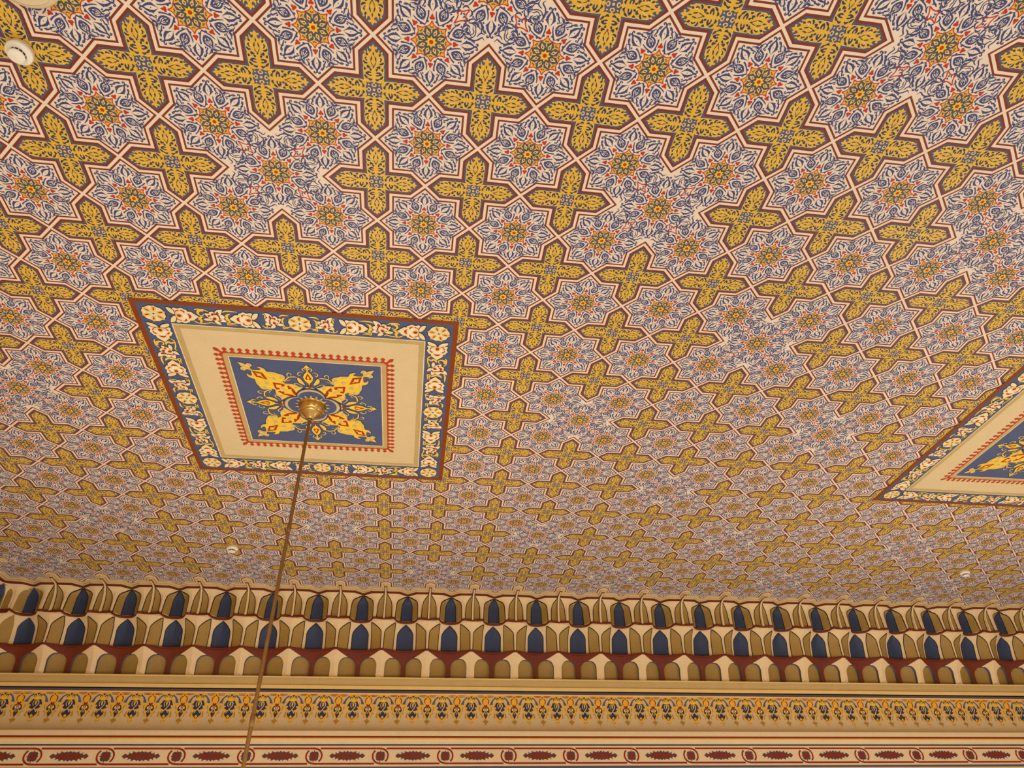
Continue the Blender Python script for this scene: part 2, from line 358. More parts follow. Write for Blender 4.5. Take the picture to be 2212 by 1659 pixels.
def symm(pa, motif):
    for k in range(4): pa.merge(motif, ROT4[k])
arm = Paint()
sil = [(0, 0.421)] + [(x * 0.96, y) for x, y in ARM[1:-1]] + [(0.006, 0.066)]
arm.ring(sil + mir(sil), 0.006, 'cross_navy', 3, 0)
arm.poly(sil + mir(sil), 'cross_gold', 3.5)
for q, w in (([(0.03, 0.255), (0.05, 0.29), (0.058, 0.325), (0.046, 0.352)], [.004, .010, .010, .003]), ([(0.086, 0.10), (0.09, 0.15), (0.088, 0.19)], .004), ([(0.02, 0.15), (0.045, 0.175), (0.08, 0.18)], .005), ([(0.09, 0.24), (0.092, 0.28), (0.082, 0.32)], .004)):
    arm.stroke(q, w, 'cross_light', 3.8); arm.stroke(mir(q), w, 'cross_light', 3.8)
for h in ARMH:
    onaxis = abs(sum(p[0] for p in h) / len(h) - 0.004) < 0.008
    if onaxis:
        cx_ = sum(p[0] for p in h) / len(h)
        arm.poly([((p[0] - cx_) * 1.2, p[1]) for p in h], 'cross_navy', 4)
    else:
        hx = sum(p[0] for p in h) / len(h); hy = sum(p[1] for p in h) / len(h)
        h = [(hx + (p[0] - hx) * 1.22, hy + (p[1] - hy) * 1.18) for p in h]
        arm.poly(h, 'cross_navy', 4, 2); arm.poly(mir(h), 'cross_navy', 4, 2)
fl = [(0, 0.068)] + FLO[1:-1] + [(0, 0.028)]
arm.poly(fl + mir(fl)[1:-1], 'star_kite', 4); fh = [(0, 0.06)] + FLH[1:-1] + [(0, 0.038)]
arm.poly(fh + mir(fh)[1:-1], 'cross_blue', 5)
arm.poly([(0.034, 0.046), (0.05, 0.056), (0.056, 0.05), (0.046, 0.034), (0.044, 0.044)], 'star_kite', 4)
CROSS = {}
def cross_mesh(mask, border):
    if (mask, border) in CROSS: return CROSS[(mask, border)]
    pa = Paint()
    for k in range(4):
        closed = bool(mask >> k & 1)
        for mx in (1, -1):
            def T(p): return rotf(-k * math.pi / 2, 0, 0, mx)(*p)
            for d1, d2, cl, mt in ((D1, D2, closed, 'border_brown'), (D3, -D1, True, 'border_brown')):
                a, b = ring_pts(d1, cl), ring_pts(d2, cl)
                for q in range(2):
                    pa.quad(T(a[q]), T(a[q + 1]), T(b[q + 1]), T(b[q]), mt, 1)
    if not border:
        q = ring_pts(D3)
        out = []
        for k in range(4):
            r = ROT4[k]
            out += [r(*mir(q)[1]), r(*q[0]), r(*q[1]), r(*q[2])]
        pa.poly(out, 'cross_blue', 2)
        symm(pa, arm)
        pa.disc((0, 0), 0.0125, 'star_kite', 4)
    CROSS[(mask, border)] = pa.mesh('painted_cross')
    return CROSS[(mask, border)]

# --- star motif, built from one eighth
SB = 'star_blue'
def both(pa, fn):
    fn(lambda p: p); fn(mir)
eye = Paint()
for m_ in (lambda p: p, mir):
    e = list(S_eye); e[0] = (0.0008, 0.25); e[8] = (0.0008, 0.378); e[9] = (0.0008, 0.369)
    eye.poly(m_(e), SB, 1)
    eye.stroke(m_(S_curl), [0.010, 0.010, 0.011, 0.012, 0.011, 0.008], SB, 1, 3)
eye.stroke([(0, 0.364), (0, 0.394)], [0.020, 0.014], SB, 1, 0)
eye.disc((0, 0.314), 0.0045, SB, 1, 8)
flame = Paint()
for m_ in (lambda p: p, mir):
    flame.poly(m_(S_fl), SB, 1); flame.poly(m_(S_blob), SB, 1); flame.poly(m_(S_spk), SB, 1)
    flame.stroke(m_(S_v), [0.016, 0.014, 0.012, 0.011, 0.009, 0.003], SB, 1, 3)
    flame.disc(m_(S_vb)[0], 0.011, SB, 1, 8)
    flame.poly(m_(S_ring), SB, 1)
    flame.stroke(m_([(0.03, 0.375), (0.041, 0.362), (0.047, 0.345)]), [.003, .008, .004], SB, 1, 2)
    flame.stroke(m_([(0.122, 0.296), (0.118, 0.314), (0.108, 0.33)]), [0.010, 0.008, 0.004], SB, 1, 2)
HB = math.radians(22.5)
pet = Paint()                                            # on the axis between two eyes
pet.stroke([(0, 0.212), (0, 0.236), (0, 0.262)], [0.006, 0.017, 0.004], SB, 1, 2)
pet.stroke([(-0.014, 0.246), (0, 0.232), (0.014, 0.246)], 0.007, SB, 1, 2)
for s_ in (1, -1):
    pet.stroke([(0, 0.194), (s_ * 0.017, 0.216), (s_ * 0.02, 0.24), (s_ * 0.010, 0.266), (-s_ * 0.012, 0.294), (-s_ * 0.024, 0.316)], [0.004, 0.005, 0.006, 0.006, 0.008, 0.005], SB, 1, 3)
    pet.disc((s_ * 0.012, 0.322), 0.007, SB, 1, 7)
    pet.stroke([(s_ * 0.004, 0.31), (s_ * 0.024, 0.338), (s_ * 0.042, 0.345), (s_ * 0.06, 0.352)], [.005, .008, .009, .003], SB, 1, 3)
    pet.stroke([(0, 0.345), (s_ * 0.012, 0.352), (s_ * 0.018, 0.345)], [.006, .007, .004], SB, 1, 2)
heart = Paint()
for c_, r_ in (((-0.011, 0.2), 0.0125), ((0.011, 0.2), 0.0125), ((0, 0.218), 0.012)):
    heart.disc(c_, r_, 'star_red', 2, 10)
heart.poly([(-0.006, 0.205), (0, 0.183), (0.006, 0.205), (0.007, 0.226), (0, 0.24), (-0.007, 0.226)], 'star_red', 2)
ros = Paint()
half = [(0, 0.1777), (0.0141, 0.1501), (0.0338, 0.1317), (0.139 * math.sin(HB), 0.139 * math.cos(HB))]
full = []; line = []
for k in range(8):
    r = rotf(-k * math.pi / 4)
    full += [r(*p) for p in mir(half)[1:]] + [r(*p) for p in half[1:-1]]
ros.poly(full, 'star_yellow', 1)
for k in range(8):
    r = rotf(-k * math.pi / 4)
    for mx in (1, -1):
        ros.stroke([r(mx * x, y) for x, y in half], [0.0095, 0.0075, 0.0075, 0.0075], 'star_red', 3, 4)
g16 = []
for k in range(16):
    a = k * HB
    g16.append((0.138 * math.sin(a), 0.138 * math.cos(a)) if k % 2 else (0.104 * math.sin(a), 0.104 * math.cos(a)))
ros.poly(g16, 'star_grey', 2)
for k in range(8):
    r = rotf(-k * math.pi / 4); q = rotf(-k * math.pi / 4 - HB)
    ros.poly([q(*p) for p in ((0, 0.118), (0.0175, 0.078), (0, 0.054), (-0.0175, 0.078))], 'star_kite', 3)
    ros.poly([q(*p) for p in ((0, 0.09), (0.007, 0.078), (0, 0.068), (-0.007, 0.078))], 'star_grey', 4)
    ros.poly([r(*p) for p in ((0, 0.118), (0.0065, 0.095), (0, 0.072), (-0.0065, 0.095))], 'star_kite', 3)
    ros.stroke([r(*p) for p in ((-0.014, 0.121), (-0.009, 0.132), (0, 0.116))], [0.006, 0.006, 0.004], 'star_grey', 3, 2)
    ros.stroke([r(*p) for p in ((0.014, 0.121), (0.009, 0.132), (0, 0.116))], [0.006, 0.006, 0.004], 'star_grey', 3, 2)
y8 = []
for k in range(16):
    a = k * HB; rr = 0.053 if k % 2 == 0 else 0.033
    y8.append((rr * math.sin(a), rr * math.cos(a)))
ros.poly([(x * 1.12, y * 1.12) for x, y in y8], 'star_grey', 4)
ros.poly(y8, 'star_centre', 5)
ros.disc((0, 0), 0.0185, 'star_red', 6, 14)

def star_base(pa, drop=()):
    """rosette, hearts, interlaced petals; eye petals except in directions drop (0 up, clockwise eighths)"""
    pa.merge(ros, rotf(0))
    for k in range(8):
        pa.merge(heart, rotf(-k * math.pi / 4))
        pa.merge(flame, rotf(-k * math.pi / 4))
        pa.merge(pet, rotf(-k * math.pi / 4 - HB))
        if k not in drop: pa.merge(eye, rotf(-k * math.pi / 4))
STAR = {}
def star_mesh(mask):
    if mask in STAR: return STAR[mask]
    pa = Paint(); star_base(pa, [2 * k + 1 for k in range(4) if mask >> k & 1])
    STAR[mask] = pa.mesh('painted_star'); return STAR[mask]
# the star that takes a cross's place, with the scrolls and red diamonds that tie it to its four neighbours
quarter = Paint()
wS = [[.010, .012, .012, .010, .006], [.007, .008, .009, .008, .008, .008, .004], [.005, .008, .009, .008, .003], [.003, .008, .012, .012, .012, .011, .009, .008, .005],
      [.006, .012, .013, .012, .006], [.005, .007, .008, .006], [.005, .008, .003], [.006, .009, .010, .004], [.006, .016, .004], [.005, .016, .015, .005], [.003, .012, .010, .005], [.008, .011, .006], [.006, .009, .004]]
for m_ in (lambda p: p, lambda p: [(y, x) for x, y in p]):
    for q, w in zip(M_st, wS): quarter.stroke(m_(q), w, SB, 1, 3)
    for q in M_dot[0]: quarter.disc(m_([q])[0], 0.007, SB, 1, 7)
quarter.ring(M_dia[0], 0.0095, 'star_red', 2, 2)
cl = Paint(); star_base(cl, (1, 3, 5, 7)); symm(cl, quarter)
CLUSTER = cl.mesh('painted_star_link')

def visible(i, j, mg=170):
    d = [(i - CAM[0]), (j - CAM[1]), -CAM[2]]
    q = [sum(RM[r][c] * d[c] for c in range(3)) for r in range(3)]
    if q[2] < 0.3: return None
    x = 1106 + 1485 * q[0] / q[2]; y = 829.5 + 1485 * q[1] / q[2]
    return q[2] if -mg < x < 2212 + mg and -mg < y < 1659 else None
PANELS = ((-1, 5), (11, 5))
def inside(i, j, e):
    return any(abs(i - a) < 2 - e and abs(j - b) < 2 - e for a, b in PANELS)
todo = {'painted_cross': [], 'painted_star': [], 'painted_star_link': []}
for i in range(-8, 21):
    for j in range(-6, 13):
        d = visible(i, j)
        if d and not inside(i, j, 0.01):
            if is_star_cell(i, j) and i > -8 and j < 12:
                todo['painted_star_link'].append((d, i, j, CLUSTER))
            else:
                mask = sum(1 << k for k, (a, b) in enumerate(((0, -1), (1, 0), (0, 1), (-1, 0))) if is_star_cell(i + a, j + b))
                todo['painted_cross'].append((d, i, j, cross_mesh(mask, i == -8 or j == 12)))
        d = visible(i + .5, j + .5)
        if d and j < 12 and not inside(i + .5, j + .5, 0.01):
            # corners of the star: up-right, down-right, down-left, up-left
            mask = sum(1 << k for k, (a, b) in enumerate(((1, 0), (1, 1), (0, 1), (0, 0))) if is_star_cell(i + a, j + b))
            todo['painted_star'].append((d, i + .5, j + .5, star_mesh(mask)))
for name, lst in todo.items():
    lst.sort(key=lambda t: t[0])
    for d, i, j, me in lst[:300]:
        obj(name, me, ceiling, (i * S, j * S, 0))

# ================================================================== square painted panels
def frame_paint(a, b, mt, layer):
    pa = Paint()
    c = [(-1, -1), (1, -1), (1, 1), (-1, 1)]
    for k in range(4):
        p, q = c[k], c[(k + 1) % 4]
        pa.quad((p[0] * a, p[1] * a), (q[0] * a, q[1] * a), (q[0] * b, q[1] * b), (p[0] * b, p[1] * b), mt, layer)
    return pa
def outlined(pa, pts, mt, layer, w=0.010, smooth=2, edge='panel_navy'):
    pa.ring(pts, w * 2, edge, layer, smooth)
    pa.poly(pts, mt, layer + 1, smooth)
# lotus flower (point along +x), rosette, five-petalled flower with its vines
lotus = Paint()
body = [(-0.05, 0)] + FA_body[1:-1] + [(0.232, 0)]
mx_ = lambda p: [(x, -y) for x, y in reversed(p)]
outlined(lotus, body + mx_(body)[1:-1], 'flower_cream', 8, 0.009, 0)
for f_ in (lambda p: p, mx_):
    outlined(lotus, f_(FA_leaf), 'flower_cream', 8, 0.009, 2)
    for r_ in (FA_r1, FA_r2, FA_r3): lotus.poly(f_(r_), 'flower_red', 10, 2)
w_ = [(-0.034, 0)] + FA_w[1:-1] + [(0.106, 0)]
lotus.ring(w_ + mx_(w_)[1:-1], 0.007, 'vine_yellow', 10, 0); lotus.poly(w_ + mx_(w_)[1:-1], 'flower_white', 11)
lotus.disc((0, 0), 0.04, 'vine_yellow', 12, 16, 0.036); lotus.disc((-0.002, 0), 0.027, 'flower_red', 13, 16, 0.023)
lotus.disc((-0.052, 0), 0.011, 'flower_red', 13, 8)
LOTUS = lotus.mesh('lotus_flower')
rosette = Paint()
sc = []
for k in range(36):
    a = 2 * math.pi * k / 36; rr = 0.142 - 0.010 * (k % 6 == 0) - 0.004 * (k % 2)
    sc.append((rr * math.cos(a), rr * math.sin(a)))
outlined(rosette, sc, 'flower_cream', 8, 0.008, 0)
for k in range(6):
    r = rotf(k * math.pi / 3 + 0.3)
    ov = [(0.045, 0), (0.07, 0.021), (0.105, 0.021), (0.155, 0), (0.105, -0.021), (0.07, -0.021)]
    rosette.ring([r(*p) for p in ov], 0.005, 'panel_tan', 10, 2)
    rosette.poly([r(*p) for p in ov], 'vine_yellow', 11, 2)
    rosette.poly([r(*p) for p in ((0.06, 0), (0.085, 0.010), (0.125, 0), (0.085, -0.010))], 'flower_red', 12, 2)
    r = rotf(k * math.pi / 3 + 0.3 + math.pi / 6)
    rosette.poly([r(*p) for p in ((0.012, 0), (0.03, 0.012), (0.042, 0), (0.03, -0.012))], 'flower_white', 12, 2)
rosette.disc((0, 0), 0.012, 'panel_navy', 13, 8)
ROSETTE = rosette.mesh('rosette')
blossom = Paint()
for p in FB_p: outlined(blossom, p, 'flower_cream', 8, 0.008, 2)
for p in FB_p[:3]: blossom.poly([(x * 0.72 + sum(a for a, b in p) / len(p) * 0.28, y * 0.72 + sum(b for a, b in p) / len(p) * 0.28) for x, y in p], 'flower_white', 10, 2)
for p in FB_r: blossom.poly(p, 'flower_red', 11, 0)
BLOSSOM = blossom.mesh('blossom')
vine = Paint()
wv = [[.012, .013, .013, .012, .012, .008], [.03, .036, .03, .022, .014, .012, .010, .006], [.012, .014, .014, .014, .014, .014, .006], [.014, .026, .03, .024, .008], [.012, .018, .020, .016, .005], [.008, .024, .030, .030, .016], [.012, .014, .014, .013, .006], [.010, .012, .008]]
for q, w in zip(FB_v, wv):
    q = [(x, max(-0.135, min(0.135, y))) for x, y in q]
    w = [v * 1.35 for v in w]; vine.stroke(q, [v + 0.012 for v in w], 'panel_navy', 5, 4); vine.stroke(q, w, 'vine_yellow', 6, 4)
VINE = vine.mesh('vine')
den = Paint()
den.poly([(-0.046, 0), (0.046, 0), (0.012, 0.046), (0.018, 0.054), (0.032, 0.066), (0.028, 0.084), (0, 0.112), (-0.028, 0.084), (-0.032, 0.066), (-0.018, 0.054), (-0.012, 0.046)], 'dentil_red', 6)
DENTIL = den.mesh('dentil')
# diagonal leaf arm along +x
armd = Paint()
sil = [(1.29, 0)] + D_sil[1:-1] + [(0.24, 0)]
full = sil + mx_(sil)[1:-1]
armd.ring(full, 0.020, 'panel_navy', 6, 0); armd.poly(full, 'orn_tan', 7)
ysil = [(1.255, 0), (1.235, .012), (1.17, .018), (1.16, .07), (1.13, .085), (1.115, .03), (1.06, -0.002 + .012), (1.02, .045), (.985, .085), (.985, .118), (1.02, .126), (.965, .142), (.91, .118), (.85, .16), (.78, .198), (.73, .218), (.69, .215), (.665, .18), (.64, .125), (.585, .09), (.51, .155), (.465, .18), (.40, .188), (.372, .212), (.365, .13), (.315, .045), (.26, 0)]
armd.poly(ysil + mx_(ysil)[1:-1], 'orn_yellow', 8)
d1 = [(1.046, 0), (.925, .065), (.786, 0), (.925, -.065)]
armd.ring(d1, 0.012, 'orn_tan', 9, 0); armd.poly(d1, 'flower_red', 10)
armd.poly([(1.0, 0), (.96, .012), (.935, .034), (.915, .03), (.905, .012), (.83, 0), (.905, -.012), (.915, -.03), (.935, -.034), (.96, -.012)], 'orn_yellow', 11)
hh = [(.709, 0), (.61, .072), (.52, .112), (.415, .098), (.327, .05), (.262, 0)]
armd.poly(hh + mx_(hh)[1:-1], 'flower_red', 10)
lf = [(.655, 0), (.625, .022), (.60, .05), (.575, .028), (.53, .05), (.50, .078), (.475, .04), (.44, .082), (.415, .05), (.375, .03), (.33, 0)]
armd.poly(lf + mx_(lf)[1:-1], 'orn_yellow', 11)
armd.poly([(.57, .095), (.53, .112), (.50, .03), (.53, .02)], 'orn_yellow', 11); armd.poly(mx_([(.57, .095), (.53, .112), (.50, .03), (.53, .02)]), 'orn_yellow', 11)
armd.stroke([(.40, 0), (.27, .0)], [0.03, 0.02], 'orn_yellow', 11, 0)
armd.poly([(.60, 0), (.55, .022), (.49, .016), (.44, 0), (.49, -.016), (.55, -.022)], 'orn_tan', 12, 2)
for s_ in (1, -1):
    for c_, r_ in (((.70, s_ * .178), .028), ((.745, s_ * .075), .036), ((.43, s_ * .152), .024), ((1.14, s_ * .062), .016)):
        armd.disc(c_, r_, 'orn_tan', 9, 12); armd.stroke([(c_[0] + r_ * .5, c_[1]), (c_[0], c_[1] + s_ * r_ * .45), (c_[0] - r_ * .5, c_[1])], .008, 'panel_tan', 10, 3)
    armd.stroke([(.90, s_ * .10), (.83, s_ * .15), (.78, s_ * .155)], [.003, .012, .003], 'orn_tan', 10, 3)
    armd.stroke([(.83, s_ * .04), (.79, s_ * .06), (.74, s_ * .115)], [.003, .016, .004], 'orn_tan', 10, 3)
    armd.stroke([(1.2, 0), (1.15, s_ * .012), (1.06, s_ * 0.004)], [.004, .012, .006], 'orn_tan', 10, 3)
ARMD = armd.mesh('leaf_arm')
# axis finial along +y with its tendrils
fin = Paint()
b = [(0, .931)] + [(max(0.006, x), y) for x, y in T_body[1:]]
b = b[:-1] + [(0.07, .412)]
full = b + [(0.0, .40)] + mir(b)[:-1]
fin.ring(full, 0.018, 'panel_navy', 6, 0); fin.poly(full, 'orn_yellow', 8)
for m_ in (lambda p: p, mir):
    for q, w in ((T_curl, [.014, .018, .018, .018, .008]), (T_c1, [.008, .014, .018, .018, .008]), (T_c2, [.008, .014, .018, .016, .008]), (T_c3, [.006, .012, .008]), (T_c4, [.008, .014, .018, .008])):
        fin.stroke(m_(q), [v + .012 for v in w], 'panel_navy', 5, 3); fin.stroke(m_(q), w, 'orn_tan', 7, 3)
    v_ = [(.42, .46)] + T_vine
    fin.stroke(m_(v_), [.016, .03, .032, .03, .022], 'panel_navy', 5, 4); fin.stroke(m_(v_), [.010, .018, .020, .018, .010], 'vine_yellow', 7, 4)
    outlined(fin, m_(T_leaf), 'vine_yellow', 8, .008, 2)
rd = [(0, .752)] + T_red[1:-1] + [(0, .605)]
fin.poly(rd + mir(rd)[1:-1], 'flower_red', 9)
ri = [(0, .70), (.016, .655), (.010, .62), (0, .612)]
fin.poly(ri + mir(ri)[1:-1], 'orn_yellow', 10)
fin.poly([(0, .49), (.03, .43), (0, .42), (-.03, .43)], 'flower_red', 9)
FINIAL = fin.mesh('finial')
quat = Paint()
for k in range(4):
    r = rotf(k * math.pi / 2)
    c_ = r(0, 0.2); quat.disc(c_, 0.216, 'panel_navy', 12, 40); quat.disc(c_, 0.206, 'panel_blue', 13.5, 40)
for k in range(4):
    r = rotf(k * math.pi / 2)
    out = []; inn = []
    for s_ in range(-14, 15):
        a = math.radians(s_ * 7.2); t = max(0, math.cos(a * 0.9)); th = 0.042 * t
        out.append(r(0.19 * math.sin(a), 0.2 + 0.19 * math.cos(a))); inn.append(r((0.19 - th) * math.sin(a), 0.2 + (0.19 - th) * math.cos(a)))
    quat.poly(out + inn[::-1], 'orn_tan', 16.5)
quat.disc((0, 0), 0.25, 'panel_blue', 15, 30)
for k in range(18):
    r = rotf(k * math.pi / 9)
    quat.poly([r(-.022, .185), r(0, .258), r(.022, .185)], 'orn_tan', 17)
QUAT = quat.mesh('quatrefoil')
PM = {'outer_border': frame_paint(2.0, 1.932, 'panel_brown', 4).mesh('outer_border'), 'blue_border': frame_paint(1.932, 1.588, 'panel_blue', 4).mesh('blue_border'),
      'border_line': frame_paint(1.588, 1.575, 'flower_cream', 4).mesh('border_line'), 'tan_border': frame_paint(1.575, 1.505, 'panel_tan', 4).mesh('tan_border'),
      'inner_border': frame_paint(1.08, 1.012, 'panel_tan', 5).mesh('inner_border'), 'inner_line': frame_paint(1.012, 1.0, 'flower_cream', 5).mesh('inner_line')}
q_ = Paint(); q_.quad((-1.505, -1.505), (1.505, -1.505), (1.505, 1.505), (-1.505, 1.505), 'panel_cream', 3); PM['cream_field'] = q_.mesh('cream_field')
q_ = Paint(); q_.quad((-1, -1), (1, -1), (1, 1), (-1, 1), 'panel_blue', 4); PM['blue_field'] = q_.mesh('blue_field')
q_ = Paint(); q_.ring([(-1.082, -1.082), (1.082, -1.082), (1.082, 1.082), (-1.082, 1.082)], 0.020, 'dentil_red', 6, 0)
for k in range(4):
    r = rotf(k * math.pi / 2 + math.pi / 4); q_.poly([r(1.08 * 1.4142 + x, y) for x, y in ((-.03, -.03), (.03, -.014), (.07, -.03), (.10, -.028), (.135, 0), (.10, .028), (.07, .03), (.03, .014), (-.03, .03))], 'dentil_red', 6)
PM['dentil_band'] = q_.mesh('dentil_band')
def panel(ci, cj, label):
    root = obj('ceiling_panel', None, None, (ci * S, cj * S, CEIL - 0.003))
    tag(root, label, 'ceiling panel', 'square painted ceiling panels')
    def put(name, me, x=0, y=0, a=0.0, flip=False):
        o = obj(name, me, root, (x * S, -y * S, 0), -a)
        if flip: o.scale = (1, -1, 1)
        return o
    for n, me in PM.items(): put(n, me)
    ND = 22
    for k in range(4):
        a = k * math.pi / 2; r = rotf(a)
        for s_ in range(ND):
            x, y = r(-1.08 + (s_ + .5) * 2.16 / ND, 1.08); put('dentil', DENTIL, x, y, a)
        x, y = r(-1.755, 1.755); put('rosette', ROSETTE, x, y, a)
        x, y = r(0, 1.755); put('rosette', ROSETTE, x, y, a + 0.2)
        for side in (1, -1):
            # distances from the middle of the side, mirrored about it
            for name, me, u, turn in (('lotus_flower', LOTUS, 1.452, 0), ('blossom', BLOSSOM, 1.03, 0), ('vine', VINE, 1.03, 0), ('lotus_flower', LOTUS, 0.625, 1), ('blossom', BLOSSOM, 0.315, 1), ('vine', VINE, 0.30, 2)):
                x, y = r(-side * u, 1.752)
                o = put(name, me, x, y, 0)
                # local +x runs towards the middle of the side
                o.rotation_euler = (0, 0, -a)
                sx = side * (-1 if turn == 1 else 1)
                o.scale = (sx * (0.62 if turn == 2 else (0.85 if name == 'blossom' and turn == 1 else 1)), 1, 1)
        x, y = 0, 0
        put('leaf_arm', ARMD, 0, 0, a + math.pi / 4)
        put('finial', FINIAL, 0, 0, a)
    put('quatrefoil', QUAT)
    return root
panel(-1, 5, 'square blue and cream ceiling panel with the brass rod hanging from its centre')
panel(11, 5, 'square blue and cream ceiling panel cut off by the right edge')

# ================================================================== honeycomb cornice
def lerp_tab(tab, us, u, z):
    zs = [t[0] for t in tab]
    u = abs(((u + .5) % 1.0) - .5) if abs(u) > .5 else abs(u)
    def at(row):
        for k in range(len(us) - 1):
            if u <= us[k + 1] + 1e-9:
                t = (u - us[k]) / (us[k + 1] - us[k]); return row[k] + (row[k + 1] - row[k]) * t
        return row[-1]
    if z >= zs[0]: return at(tab[0][1]) - 12
    for k in range(len(zs) - 1):
        if z >= zs[k + 1] - 1e-9:
            t = (zs[k] - z) / (zs[k] - zs[k + 1])
            b_, c_ = at(tab[k][1]), at(tab[k + 1][1])
            sl = lambda p, q: (at(tab[q][1]) - at(tab[p][1])) / (zs[p] - zs[q])
            h = zs[k] - zs[k + 1]
            m0 = sl(max(0, k - 1), k + 1) * h; m1 = sl(k, min(len(zs) - 1, k + 2)) * h
            return (2 * t ** 3 - 3 * t * t + 1) * b_ + (t ** 3 - 2 * t * t + t) * m0 + (-2 * t ** 3 + 3 * t * t) * c_ + (t ** 3 - t * t) * m1 - 12
    return at(tab[-1][1]) - 12
U1 = [0, .03, .10, .165, .20, .25, .31, .375, .44, .5]
T1 = [(-.05, [12.02, 12.02, 12.03, 12.03, 12.03, 12.035, 12.045, 12.10, 12.15, 12.19]),
      (-.09, [12.03, 12.05, 12.06, 12.06, 12.06, 12.075, 12.1, 12.14, 12.18, 12.205]),
      (-.14, [12.09, 12.12, 12.13, 12.13, 12.13, 12.14, 12.18, 12.25, 12.27, 12.27]),
      (-.20, [12.14, 12.175, 12.185, 12.175, 12.165, 12.18, 12.24, 12.31, 12.33, 12.33]),
      (-.30, [12.18, 12.22, 12.23, 12.215, 12.185, 12.20, 12.27, 12.345, 12.365, 12.365]),
      (-.45, [12.20, 12.245, 12.25, 12.235, 12.195, 12.21, 12.285, 12.37, 12.385, 12.385]),
      (-.61, [12.21, 12.255, 12.26, 12.245, 12.20, 12.215, 12.295, 12.385, 12.395, 12.395])]
U2 = [0, .03, .15, .25, .325, .42, .5]
T2 = [(-.62, [12.25, 12.255, 12.27, 12.32, 12.36, 12.42, 12.44]), (-.66, [12.27, 12.275, 12.29, 12.345, 12.40, 12.47, 12.51]),
      (-.74, [12.33, 12.34, 12.38, 12.43, 12.47, 12.53, 12.55]), (-.82, [12.385, 12.40, 12.45, 12.50, 12.54, 12.57, 12.59]),
      (-1.0, [12.425, 12.44, 12.51, 12.57, 12.61, 12.64, 12.645]), (-1.2, [12.44, 12.46, 12.54, 12.61, 12.66, 12.675, 12.68])]
U3 = [0, .09, .27, .45, .5]
T3 = [(-1.20, [12.45, 12.48, 12.55, 12.58, 12.585]), (-1.33, [12.55, 12.575, 12.64, 12.69, 12.69]), (-1.45, [12.62, 12.65, 12.70, 12.75, 12.75]), (-1.735, [12.70, 12.73, 12.77, 12.80, 12.80])]
Y1 = lambda u, z: lerp_tab(T1, U1, u, z)
Y2 = lambda u, z: lerp_tab(T2, U2, u, z)
Y3 = lambda u, z: lerp_tab(T3, U3, u, z)
def lspace(a, b, n): return [a + (b - a) * k / n for k in range(n + 1)]
def uset(us, u0, u1):
    s_ = set()
    for k in range(-2, 3):
        for u in us:
            for q in (u, -u):
                if u0 - 1e-6 <= q + k <= u1 + 1e-6: s_.add(round(q + k, 4))
    s_ |= {u0, u1}
    s_ = sorted(s_); return s_
def surf_mesh(name, Y, us, z0, z1, nz, mt, u0=-.5, u1=.5):
    uu = uset(us, u0, u1)
    return grid_mesh(name, [[(u, Y(u, z), z) for u in uu] for z in lspace(z0, z1, nz)], [mt])
def panel_mesh(name, Y, rows, mt, eps=.005, nu=6, uc=0.0):
    """rows of (z, left, right) about uc laid proud of the surface Y"""
    zs = [r[0] for r in rows]; P = []
    for k in range(len(rows) - 1):
        n = 3 if k < len(rows) - 1 else 1
        for s_ in range(n):
            t = s_ / n
            P.append(tuple(rows[k][q] + (rows[k + 1][q] - rows[k][q]) * t for q in range(3)))
    P.append(rows[-1])
    return grid_mesh(name, [[(uc + l + (r - l) * c / nu, Y(uc + l + (r - l) * c / nu, z) - eps, z) for c in range(nu + 1)] for z, l, r in P], [mt])
class Lines:
    def __init__(self): self.v = []; self.f = []
    def add(self, Y, pts, w=.014, eps=.009):
        n = len(pts); k0 = len(self.v)
        for k in range(n):
            a, b = pts[max(0, k - 1)], pts[min(n - 1, k + 1)]
            dx, dz = b[0] - a[0], b[1] - a[1]; d = math.hypot(dx, dz) or 1
            for s_ in (1, -1):
                u = pts[k][0] - s_ * dz / d * w / 2; z = pts[k][1] + s_ * dx / d * w / 2
                self.v.append((u * S, (Y(u, z) - eps) * S, z * S))
        for k in range(n - 1): self.f.append((k0 + 2 * k, k0 + 2 * k + 1, k0 + 2 * k + 3, k0 + 2 * k + 2))
    def mesh(self, name, mt):
        me = bpy.data.meshes.new(name); me.from_pydata(self.v, [], self.f); me.materials.append(MATS[mt]); me.update(); return me
def dens(pts, n=3):
    out = []
    for k in range(len(pts) - 1):
        for s_ in range(n):
            t = s_ / n; out.append((pts[k][0] + (pts[k + 1][0] - pts[k][0]) * t, pts[k][1] + (pts[k + 1][1] - pts[k][1]) * t))
    return out + [pts[-1]]
def mirror_mesh(me):
    m2 = me.copy()
    for v in m2.vertices: v.co.x = -v.co.x
    m2.flip_normals(); m2.update(); return m2
def sweep_mesh(name, rows, mts, smooth=False):
    """rows: list of 3d polylines (lattice units) joined in order; one material per strip"""
    v = []; f = []; mi = []; n = len(rows[0]); names = list(dict.fromkeys(mts))
    for r in rows: v += [tuple(c * S for c in p) for p in r]
    for k in range(len(rows) - 1):
        for c in range(n - 1):
            f.append((k * n + c, k * n + c + 1, (k + 1) * n + c + 1, (k + 1) * n + c)); mi.append(names.index(mts[k]))
    me = bpy.data.meshes.new(name); me.from_pydata(v, [], f)
    for q in names: me.materials.append(MATS[q])
    me.polygons.foreach_set('material_index', mi); me.update(); return me
